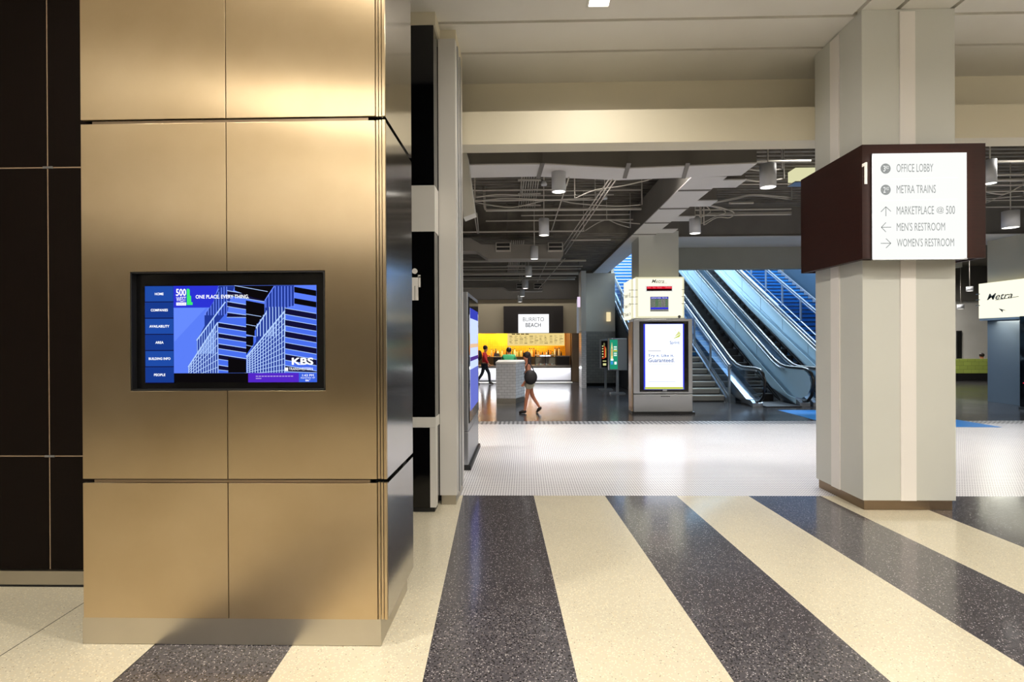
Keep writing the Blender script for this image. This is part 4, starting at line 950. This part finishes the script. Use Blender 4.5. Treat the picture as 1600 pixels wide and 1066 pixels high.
# white tiled drinks station
dstn = thing('tiled_station', 'white tiled freestanding station with a metal foot, in front of the food counter', 'counter', (-.4, 15, 0))
y_a = 14.6; A = XX(775, y_a, 600); B_ = XX(806, y_a, 600)
fp = [(A, y_a), (B_, y_a), (B_+.24, y_a+.7), (B_+.24, y_a+1.6), (A, y_a+1.6)]
def foot(fp, z0, z1, m, nm, grow=0):
    c = Vector((sum(p[0] for p in fp)/5, sum(p[1] for p in fp)/5, 0)); q = [(c.x+(p[0]-c.x)*(1+grow), c.y+(p[1]-c.y)*(1+grow), z0) for p in fp]
    return MB().prism(q, (0, 0, z1-z0), m).build(nm, dstn)
zt1 = ZZ(566, y_a, 790); zb1 = ZZ(623, y_a, 790)
foot(fp, .002, zb1-.002, steel_pale, 'metal_foot', -.02); foot(fp, zb1, zt1-.05, subway, 'tiled_body'); foot(fp, zt1-.048, zt1, strip_white, 'top_slab', .02)
# ================================================================ ducts, conduits, pendants
def duct(Y, depth, pts, vents, label, zdeck):
    z_ = [P(x, y, Y) for x, y in pts]; xs_ = [p.x for p in z_]
    t = thing('ventilation_duct', label, 'duct', ((min(xs_)+max(xs_))/2, Y+depth/2, min(p.z for p in z_)))
    MB().prism([Vector((p.x, Y, p.z)) for p in z_], (0, depth, 0), vary('painted_duct', (132, 127, 120), (122, 117, 110), 2, .6)).build('duct_body', t)
    for (a, b, c, d) in vents:
        p, q = P(a, d, Y), P(c, b, Y); g_ = MB().box(p.x, Y-.10, p.z, q.x, Y-.002, q.z, pipe_m).build('vent', t)
        MB().box(p.x+.02, Y-.115, p.z+.03, q.x-.02, Y-.101, q.z-.02, black_mat).box(p.x+.02, Y-.118, (p.z+q.z)/2-.012, q.x-.02, Y-.1155, (p.z+q.z)/2+.012, pipe_m).build('grille', g_)
    for x in (max(xs_)-.2, max(xs_)-1.3): MB().tube([(x, Y+.2, max(p.z for p in z_)), (x, Y+.2, zdeck)], .01, pipe_d, 6).build('hanger_rod', t)
duct(12.7, .5, [(640, 372), (735, 372), (752, 382), (880, 382), (880, 399), (877, 404), (762, 404), (756, 401), (748, 395), (743, 392), (640, 393)], [(775, 380, 798, 394), (856, 380, 879, 394)], 'large grey ceiling duct with two vents, nearer the opening', DZ-.06)
duct(19.6, .5, [(640, 440), (793, 440), (848, 442), (848, 455), (796, 455), (786, 449.5), (640, 449.5)], [(807, 443, 818, 452), (834, 443, 847, 452)], 'smaller looking grey duct with two vents near the dark bulkhead of the food stall', DZ2-.05)
def pendant(px, yt, yb, w_, Y, zd, label, lamp=True, group=None):
    r = w_*Y/F/2; zb, zt = ZZ(yb, Y, px), ZZ(yt, Y, px); x = XX(px, Y, yb)
    t = thing('pendant_light', label, 'pendant light', (x, Y, zb), group=group)
    MB().lathe((x, Y, 0), [(r*.92, zb+.03), (r*.92, zb), (r, zb), (r, zt), (0, zt)], pend_m, 24).build('cylinder_housing', t)
    MB().lathe((x, Y, 0), [(0, zb+.003), (r*.915, zb+.003)], emit((255, 250, 240), 3.5), 24).build('diffuser', t)
    MB().tube([(x, Y, zt), (x, Y, zd)], .010, pipe_m, 6).build('rod', t)
    if lamp:
        d = bpy.data.lights.new('lamp', 'SPOT'); d.energy = LP['pend']*(3 if Y < 15 else 6); d.color = NEUT; d.spot_size = math.radians(120); d.spot_blend = .8; d.shadow_soft_size = .08
        o = bpy.data.objects.new('lamp', d); COL.objects.link(o); o.parent = t; o.location = (0, 0, .0)
PEND = [(873, 264, 300, 22, 8.0, DZ, 'nearest and largest grey cylinder pendant in the central row'), (850, 342, 368, 16, 10.3, DZ, 'second grey cylinder pendant of the central row, above the near duct'),
 (835, 385, 405, 12, 12.4, DZ, 'third grey cylinder pendant of the central row, in front of the near duct'), (826, 416, 432, 10, 14.7, DZ2, 'fourth grey cylinder pendant of the central row, just beyond the near duct'),
 (821, 437, 451, 9, 16.6, DZ2, 'fifth grey cylinder pendant, close before the far duct'), (816, 452, 463.5, 7.5, 18.2, DZ2, 'sixth grey cylinder pendant, below the far duct'), (812.5, 462, 472, 7, 20.3, DZ2, 'farthest grey cylinder pendant, over the food stall front'),
 (1200, 257, 293, 24, 8.0, DZ, 'grey cylinder pendant left of the walnut sign box, right of the stepped beam'), (1086, 339, 365, 17, 11.2, DZ, 'grey cylinder pendant above the poster kiosk and escalators'),
 (1547, 250, 287, 17, 8.6, DZ, 'grey cylinder pendant right of the walnut sign box, nearer one'), (1579, 330, 356, 22, 10.3, DZ, 'wide grey cylinder pendant above the right glowing cream box'),
 (1515, 448, 455, 9, 20.5, DZ, 'small distant pendant seen right of the square column, upper one'), (1501, 476, 483, 9, 24, DZ, 'small distant pendant near the far white wall')]
for p in PEND: pendant(*p[:5], p[5]-.001, p[6])
def pipe(path, r, label, group, m=pipe_m, name='conduit'):
    return tag(MB().tube(path, r, m, 6).build(name), label, 'pipe', group)
for i in range(8):
    pipe([(XX(817.5+i*3.9, 10.0), 8.6, 4.80), (XX(817.5+i*3.9, 10.0)+0, 10.2, 4.80), (XX(811+i*3.6, 13.1), 13.1, 4.80)], .013, 'thin straight conduit in the near parallel bundle under the ceiling deck', 'near bundle of parallel conduits')
for i in range(7):
    pipe([(XX(800+i*3.2, 13.5), 13.5, 4.13), (XX(794+i*2.3, 20.6), 20.6, 4.13)], .016, 'thin straight conduit in the far parallel bundle beyond the near duct', 'far bundle of parallel conduits')
for Y in (9.6, 10.6, 11.6, 12.6):
    tag(MB().box(XX(812, Y)-.02, Y-.03, 4.76, XX(846, Y), Y+.03, 4.782, pipe_m).build('conduit_strut'), 'short strut bar holding the near conduit bundle', 'bracket', 'strut bars under the near conduit bundle')
for Y in (14.5, 16.2, 17.8, 19.4):
    tag(MB().box(XX(794, Y)-.02, Y-.03, 4.085, XX(821, Y), Y+.03, 4.11, pipe_m).build('conduit_strut'), 'short strut bar holding the far conduit bundle', 'bracket', 'strut bars under the far conduit bundle')
def tv_pipe(y, Y, r, x0, x1, label, group=None, m=pipe_m, dy=0, sag=0, deck=DZ):
    z = ZZ(y, Y); xa = XX(x0, Y) if x0 > 10 else x0; xb_ = XX(x1, Y); pth = []
    for k in range(13):
        u = k/12; pth.append((xa+(xb_-xa)*u, Y, z+dy*u-sag*4*u*(1-u)))
    return pipe(pth, r, label, group, m, 'ceiling_pipe')
G1 = 'thin cross pipes of the near ceiling bay'
for y, Y, r, x0, x1 in ((297, 10.6, .016, -3.1, 866), (299, 10.9, .012, 870, 1003), (313, 11.2, .02, -3.1, 935), (337, 11.9, .014, 815, 985), (345, 12.1, .016, 760, 990), (362, 12.4, .02, -3.1, 912), (376, 12.55, .018, 893, 955), (306, 11.0, .01, 742, 960)):
    tv_pipe(y, Y, r, x0, x1, 'thin grey pipe crossing the near ceiling bay from side to side', G1)
tv_pipe(328, 11.6, .034, 760, 1003, 'thick sprinkler main crossing the near ceiling bay', None)
pipe([P(759, 328, 11.6), P(757.5, 324, 11.6), Vector((XX(757.5, 11.6), 11.6, DZ-.045))], .03, 'short elbow at the left end of the thick sprinkler main', None)
G2 = 'cross pipes of the far ceiling bay'
for y, Y, r in ((408, 15.0, .03), (417, 16.0, .018), (421, 16.4, .018), (428, 17.3, .05), (434, 18.3, .018), (437, 18.9, .03)):
    tv_pipe(y, Y, r, -3.1, 897+(440-y)*.6, 'grey pipe crossing the far ceiling bay between the two ducts', G2)
G3 = 'slanting conduits under the deck'
for (a, b, c, d, z) in ((963, 280, 883, 397, 4.13), (957, 280, 879, 395, 4.12), (952, 280, 875, 392, 4.14), (889, 277, 862, 360, 4.12), (883, 404, 841, 452, 3.95), (857, 405, 840, 440, 3.97), (745, 333, 748, 365, 4.0), (741, 333, 746, 365, 4.0)):
    p, q_ = G(a, b, z), G(c, d, z)
    if a in (883, 857): p, q_ = P(a, b, 14.2), P(c, d, 19.3)
    if a < 760: p, q_ = P(a, b, 11), P(c, d, 12.5)
    pipe([p, q_], .011, 'thin conduit slanting away under the ceiling deck', G3)
# hanging loose cables
def cable(pts, Y, r, label, group):
    P_ = [P(x, y, Y+i*.02) for i, (x, y) in enumerate(pts)]
    out = []
    for i in range(len(P_)-1):
        p0, p1, p2, p3 = P_[max(i-1, 0)], P_[i], P_[i+1], P_[min(i+2, len(P_)-1)]
        for k in range(5):
            u = k/5; out.append(.5*((2*p1)+(p2-p0)*u+(2*p0-5*p1+4*p2-p3)*u*u+(3*p1-p0-3*p2+p3)*u**3))
    out.append(P_[-1]); top = lambda p: Vector((p.x, p.y+.02, DZ-.04)); out = [top(out[0])]+out+[top(out[-1])]; return pipe(out, r, label, group, name='cable')
GC = 'loose grey cables draped under the near deck'
for pts, Y in (([(742, 315), (790, 310), (860, 312), (930, 309)], 9.9), ([(742, 316), (800, 324), (860, 312), (900, 318), (960, 322), (1003, 320)], 10.0), ([(898, 310), (930, 297), (975, 290), (1018, 280)], 9.4), ([(742, 309), (775, 304), (815, 305)], 9.7), ([(912, 362), (945, 344), (980, 348), (1003, 350)], 12.0), ([(948, 342), (965, 350), (985, 356)], 12.2)):
    cable(pts, Y, .011, 'loose grey cable draped below the near ceiling deck', GC)
GR = 'cables and pipes above the escalators'
for pts, Y in (([(1113, 317), (1150, 309), (1178, 304), (1237, 309)], 11.4), ([(1113, 318), (1150, 311), (1178, 305.5), (1237, 312)], 11.5), ([(1108, 321), (1125, 324), (1147, 332), (1140, 340), (1120, 340), (1100, 352)], 11.0), ([(1106, 321), (1128, 327), (1133, 333), (1118, 338), (1096, 350)], 11.1), ([(1094, 340), (1110, 331), (1104, 322)], 10.9), ([(1160, 262), (1190, 267), (1222, 264)], 9.0), ([(1160, 280), (1190, 284), (1225, 279)], 9.1)):
    cable(pts, Y, .012, 'looped grey cable under the ceiling above the escalators', GR)
for y, Y, r, x0, x1 in ((257, 8.8, .018, 1160, 1268), (292, 9.8, .014, 1150, 1237), (321, 11.3, .022, 1140, 1178), (331, 12.0, .016, 1080, 1237), (337, 12.6, .03, 1110, 1237), (339, 12.3, .024, 1080, 1237)):
    tv_pipe(y, Y, r, x0, x1, 'straight grey pipe crossing above the escalators', 'straight pipes above the escalators')
for y, Y, r in ((262, 9.0, .02), (282, 9.6, .016), (290, 9.9, .03), (298, 10.2, .014), (307, 10.6, .02), (321, 11.6, .014), (331, 12.3, .02)):
    tv_pipe(y, Y, r, 1496, 1640, 'straight grey pipe crossing the ceiling right of the square column', 'straight pipes right of the square column')
for pts, Y in (([(1540, 300), (1570, 303), (1600, 288), (1630, 280)], 9.8), ([(1500, 312), (1550, 310), (1600, 306)], 10.8), ([(1494, 242), (1530, 228), (1560, 215)], 8.0), ([(1540, 318), (1580, 300), (1620, 296)], 11.0)):
    cable(pts, Y, .012, 'loose grey cable right of the square column', 'loose cables right of the square column')
for i, (px, py, Y) in enumerate(((850, 287, 9.4), (945, 309, 10.6))):
    p = P(px, py, Y); t = thing('junction_box', ('round grey ceiling box beside the nearest pendant', 'small flat grey box under the slanting conduits')[i], 'junction box', p)
    MB().lathe((p.x, p.y, 0), [(0, p.z-.03), (.05, p.z-.03), (.05, p.z), (.03, p.z+.04), (0, p.z+.04)], pend_m, 16).build('box', t); MB().tube([(p.x, p.y, p.z+.04), (p.x, p.y, DZ-.05)], .01, pipe_m, 6).build('rod', t)
# ================================================================ people
def skin(name, nodes, edges, m, parent, sub=2):
    bm = bmesh.new(); lay = bm.verts.layers.skin.verify(); d = {}
    for i, (k, v) in enumerate(nodes.items()):
        d[k] = bm.verts.new(v[:3]); r = v[3]; d[k][lay].radius = r if isinstance(r, tuple) else (r, r); d[k][lay].use_root = (i == 0)
    for a, b in edges: bm.edges.new((d[a], d[b]))
    me = bpy.data.meshes.new(name); bm.to_mesh(me); bm.free(); ob = bpy.data.objects.new(name, me); COL.objects.link(ob)
    ob.modifiers.new('s', 'SKIN').use_smooth_shade = True; sb_ = ob.modifiers.new('u', 'SUBSURF'); sb_.levels = sub; sb_.render_levels = sub
    me2 = bpy.data.meshes.new_from_object(ob.evaluated_get(bpy.context.evaluated_depsgraph_get()))
    bpy.data.objects.remove(ob); bpy.data.meshes.remove(me); me2.materials.clear(); me2.materials.append(m)
    for p in me2.polygons: p.use_smooth = True
    o = bpy.data.objects.new(name, me2); COL.objects.link(o); o.parent = parent; return o
def hand(nodes, edges, wrist, pre, dirv, side):
    w_ = Vector(nodes[wrist][:3]); d = Vector(dirv).normalized(); s_ = Vector(side).normalized()
    pm = w_+d*.045; nodes[pre+'palm'] = (*pm, .018); edges.append((wrist, pre+'palm'))
    for i, (o_, ln) in enumerate(((-.018, .04), (-.006, .046), (.006, .044), (.018, .036))):
        a = pm+s_*o_+d*.022; b = a+d*ln+s_.cross(d)*.01
        nodes[pre+'f%da' % i] = (*a, .0065); nodes[pre+'f%db' % i] = (*b, .0055); edges += [(pre+'palm', pre+'f%da' % i), (pre+'f%da' % i, pre+'f%db' % i)]
    a = w_+d*.02-s_*.022; b = a+d*.028-s_*.016; nodes[pre+'ta'] = (*a, .008); nodes[pre+'tb'] = (*b, .006); edges += [(wrist, pre+'ta'), (pre+'ta', pre+'tb')]
skin_l = mat('skin_light', (206, 150, 122), .5); skin_t = mat('skin_tan', (190, 122, 92), .5); hair_d = mat('dark_hair', (34, 22, 18), .6)
def person(loc, h, face, label, J, skinm, hairm, long_hair=False):
    t = thing('person', label, 'person', loc, face, local=True); t.scale = (h, h, h)
    nd = dict(pelvis=(*J['pelvis'], (.075, .06)), spine=(*J['spine'], (.066, .052)), chest=(*J['chest'], (.08, .058)), neck=(*J['neck'], .030), head=(*J['head'], .052), crown=(J['head'][0], J['head'][1], J['head'][2]+.035, .050), nose=(J['head'][0]+.052, J['head'][1], J['head'][2]-.003, .012))
    ed = [('pelvis', 'spine'), ('spine', 'chest'), ('chest', 'neck'), ('neck', 'head'), ('head', 'crown'), ('head', 'nose')]
    rr = dict(hip=.05, knee=.034, ankle=.021, toe=.018, sho=.034, elb=.024, wri=.017)
    for s_ in 'LR':
        for a, b in (('pelvis', 'hip'), ('hip', 'knee'), ('knee', 'ankle'), ('ankle', 'toe')):
            nd[b+s_] = (*J[b+s_], rr[b]); ed.append((a if a == 'pelvis' else a+s_, b+s_))
        for a, b in (('chest', 'sho'), ('sho', 'elb'), ('elb', 'wri')):
            nd[b+s_] = (*J[b+s_], rr[b]); ed.append((a if a == 'chest' else a+s_, b+s_))
        d = Vector(J['wri'+s_])-Vector(J['elb'+s_]); hand(nd, ed, 'wri'+s_, 'h'+s_, d, (1, 0, 0) if abs(d.normalized().x) < .9 else (0, 1, 0))
    skin('body', nd, ed, skinm, t)
    hx, hy, hz = J['head']
    hb = MB().ball((hx-.012, hy, hz+.035), (.062, .060, .062), hairm, 16, 10)
    if long_hair: hb.ball((hx-.045, hy, hz-.04), (.036, .052, .11), hairm, 12, 8)
    hb.build('hair', t)
    ey = MB()
    for s_ in (-1, 1): ey.ball((hx+.047, hy+.02*s_, hz+.008), .007, hair_d, 8, 6)
    ey.build('eyes', t)
    for s_ in 'LR':
        a = Vector(J['ankle'+s_]); b = Vector(J['toe'+s_]); f = (b-a).normalized()
        sm = MB().tube([a-f*.028+Vector((0, 0, -.012)), a+Vector((0, 0, -.008)), (a+b)/2, b+f*.018], [.022, .027, .026, .016], hair_d, 10); sm.build('shoe', t)
    return t, nd, J
def cloth(name, t, nd, keys, edges, grow, m, over=None):
    n = {}
    for k in keys:
        v = nd[k]; r = v[3]; g_ = (over or {}).get(k, grow)
        n[k] = (*v[:3], (r[0]+g_, r[1]+g_) if isinstance(r, tuple) else r+g_)
    return skin(name, n, edges, m, t)
Jw = dict(pelvis=(0, 0, .52), spine=(.005, 0, .61), chest=(.015, 0, .71), neck=(.02, 0, .815), head=(.035, 0, .90),
 hipL=(0, .05, .49), kneeL=(.11, .05, .285), ankleL=(.13, .05, .045), toeL=(.205, .05, .022), hipR=(0, -.05, .49), kneeR=(-.06, -.05, .27), ankleR=(-.19, -.05, .075), toeR=(-.135, -.05, .018),
 shoL=(.01, .105, .775), elbL=(-.03, .13, .63), wriL=(.05, .12, .52), shoR=(.01, -.105, .775), elbR=(.03, -.13, .62), wriR=(.10, -.11, .54))
my = 21.0; mx_ = XX(757, my, 570)
pt_, nd, J = person((mx_, my, 0), 1.50, 0, 'person in a red jacket with a dark backpack walking past the food counter', Jw, skin_l, hair_d)
red = mat('red_jacket', (196, 28, 34), .7); jean = mat('dark_jeans', (26, 32, 46), .8)
cloth('trousers', pt_, nd, ['pelvis', 'hipL', 'hipR', 'kneeL', 'kneeR', 'ankleL', 'ankleR'], [('pelvis', 'hipL'), ('pelvis', 'hipR'), ('hipL', 'kneeL'), ('hipR', 'kneeR'), ('kneeL', 'ankleL'), ('kneeR', 'ankleR')], .010, jean)
cloth('jacket', pt_, nd, ['pelvis', 'spine', 'chest', 'shoL', 'shoR', 'elbL', 'elbR', 'wriL', 'wriR'], [('pelvis', 'spine'), ('spine', 'chest'), ('chest', 'shoL'), ('chest', 'shoR'), ('shoL', 'elbL'), ('shoR', 'elbR'), ('elbL', 'wriL'), ('elbR', 'wriR')], .020, red)
bp_ = thing('backpack', 'dark backpack on the back of the person in the red jacket', 'backpack', (mx_-.20, my, .92))
MB().ball((mx_-.20, my, 1.10), (.11, .15, .21), mat('backpack_black', (24, 24, 28), .8), 14, 10).build('pack', bp_)
MB().ball((mx_-.29, my, 1.03), (.05, .11, .10), mat('backpack_black', (24, 24, 28), .8), 12, 8).build('front_pocket', bp_)
# walking woman
wy_ = 12.75; wxp = XX(827, wy_, 600)
Jv = dict(pelvis=(0, 0, .52), spine=(.01, 0, .61), chest=(.02, 0, .71), neck=(.03, 0, .81), head=(.045, 0, .895),
 hipL=(0, .05, .49), kneeL=(.04, .05, .27), ankleL=(.075, .05, .04), toeL=(.15, .05, .018), hipR=(0, -.05, .49), kneeR=(-.05, -.05, .27), ankleR=(-.17, -.05, .08), toeR=(-.125, -.05, .02),
 shoL=(.02, .10, .77), elbL=(.0, .125, .63), wriL=(.06, .12, .53), shoR=(.02, -.10, .77), elbR=(-.02, -.125, .63), wriR=(.02, -.12, .52))
pw, nd, J = person((wxp, wy_, 0), 1.44, math.pi, 'person with long dark hair in beige shorts walking past the white tiled station', Jv, skin_t, hair_d, True)
cloth('top', pw, nd, ['pelvis', 'spine', 'chest'], [('pelvis', 'spine'), ('spine', 'chest')], .010, mat('peach_top', (206, 130, 104), .8))
cloth('shorts', pw, nd, ['pelvis', 'hipL', 'hipR', 'kneeL', 'kneeR'], [('pelvis', 'hipL'), ('pelvis', 'hipR'), ('hipL', 'kneeL'), ('hipR', 'kneeR')], .016, mat('beige_shorts', (206, 200, 180), .8), dict(kneeL=.02, kneeR=.02)) if False else \
 skin('shorts', dict(pelvis=(0, 0, .53, (.085, .07)), hipL=(0, .05, .47, .066), hipR=(0, -.05, .47, .066), tL=(.022, .052, .37, .058), tR=(-.028, -.052, .37, .058)), [('pelvis', 'hipL'), ('pelvis', 'hipR'), ('hipL', 'tL'), ('hipR', 'tR')], mat('beige_shorts', (206, 200, 180), .8), pw)
hbg = thing('shoulder_bag', 'dark rounded shoulder bag hanging at the side of the walking person in beige shorts', 'bag', (wxp+.02, wy_-.22, .70))
MB().ball((wxp+.03, wy_-.285, .85), (.15, .075, .17), mat('bag_black', (26, 22, 26), .6), 16, 10).build('bag_body', hbg)
MB().tube([(wxp-.12, wy_-.28, .92), (wxp-.06, wy_-.23, 1.10), (wxp, wy_-.17, 1.22), (wxp+.06, wy_-.23, 1.08), (wxp+.14, wy_-.28, .92)], .012, mat('bag_black', (26, 22, 26), .6), 6).build('strap', hbg)
# seated persons: green shirt behind the tiled station; dark haired one behind the green counter
Js = dict(pelvis=(0, 0, .50), spine=(.01, 0, .58), chest=(.05, 0, .68), neck=(.09, 0, .77), head=(.12, 0, .85),
 hipL=(.02, .055, .49), kneeL=(.22, .07, .48), ankleL=(.20, .07, .23), toeL=(.27, .07, .21), hipR=(.02, -.055, .49), kneeR=(.22, -.07, .48), ankleR=(.20, -.07, .23), toeR=(.27, -.07, .21),
 shoL=(.06, .11, .735), elbL=(.14, .14, .60), wriL=(.26, .10, .60), shoR=(.06, -.11, .735), elbR=(.14, -.14, .60), wriR=(.26, -.10, .60))
def seated(x, y, z, h, face, label, shirt, stool_label):
    st_ = thing('stool', stool_label, 'stool', (x, y, 0))
    sz_ = z+.405*h
    MB().lathe((x, y, 0), [(0, sz_-.05), (.17, sz_-.05), (.18, sz_-.02), (.17, sz_-.001), (0, sz_-.001)], black_mat, 20).build('seat', st_)
    for k in range(4):
        a = math.pi/4+k*math.pi/2; MB().tube([(x+.12*math.cos(a), y+.12*math.sin(a), sz_-.05), (x+.2*math.cos(a), y+.2*math.sin(a), .005)], .014, alum_d, 8).build('leg', st_)
    t, nd, J = person((x, y, z), h, face, label, Js, skin_t, hair_d)
    cloth('shirt', t, nd, ['pelvis', 'spine', 'chest', 'shoL', 'shoR', 'elbL', 'elbR'], [('pelvis', 'spine'), ('spine', 'chest'), ('chest', 'shoL'), ('chest', 'shoR'), ('shoL', 'elbL'), ('shoR', 'elbR')], .022, shirt)
    cloth('trousers', t, nd, ['pelvis', 'hipL', 'hipR', 'kneeL', 'kneeR', 'ankleL', 'ankleR'], [('pelvis', 'hipL'), ('pelvis', 'hipR'), ('hipL', 'kneeL'), ('hipR', 'kneeR'), ('kneeL', 'ankleL'), ('kneeR', 'ankleR')], .010, jean)
seated(XX(795, 17.2), 17.2, .13, 1.42, math.pi/2, 'person in a green shirt sitting bent forward behind the white tiled station', mat('green_shirt', (66, 170, 112), .8), 'stool hidden behind the white tiled station')
seated(XX(1539, 22.8), 22.8, -.30, 1.45, math.pi/2, 'person with dark hair just visible over the olive green tiled counter', mat('grey_shirt', (60, 60, 70), .8), 'low stool behind the olive green tiled counter')
dkk = thing('dark_display_kiosk', 'black kiosk with a tiny red light before the blue tiled pillar', 'kiosk', (XX(1604, 13.4), 13.3, 0))
MB().box(XX(1597, 13.2), 13.1, .06, XX(1650, 13.2), 13.27, 2.2, black_gloss).build('cabinet', dkk, bevel=.01); MB().box(XX(1596, 13.2), 13.05, .002, XX(1650, 13.2), 13.28, .058, black_mat).build('plinth', dkk)
MB().box(XX(1598.3, 13.1), 13.09, ZZ(601.5, 13.1), XX(1599.2, 13.1), 13.099, ZZ(600.5, 13.1), emit((255, 40, 60), 2)).build('indicator_light', dkk)
yl = thing('wall_light', 'small yellow light panel on the grey wall beside the stair railing', 'wall light', (XX(951, 20.15), 20.15, ZZ(503, 20.15)))
MB().box(XX(948, 20.15), 20.1, ZZ(503, 20.15), XX(954, 20.15), 20.199, ZZ(489, 20.15), emit((245, 225, 175), 1.0)).build('diffuser', yl)
for o in LOCALS:
    if '_local' in o: del o['_local']
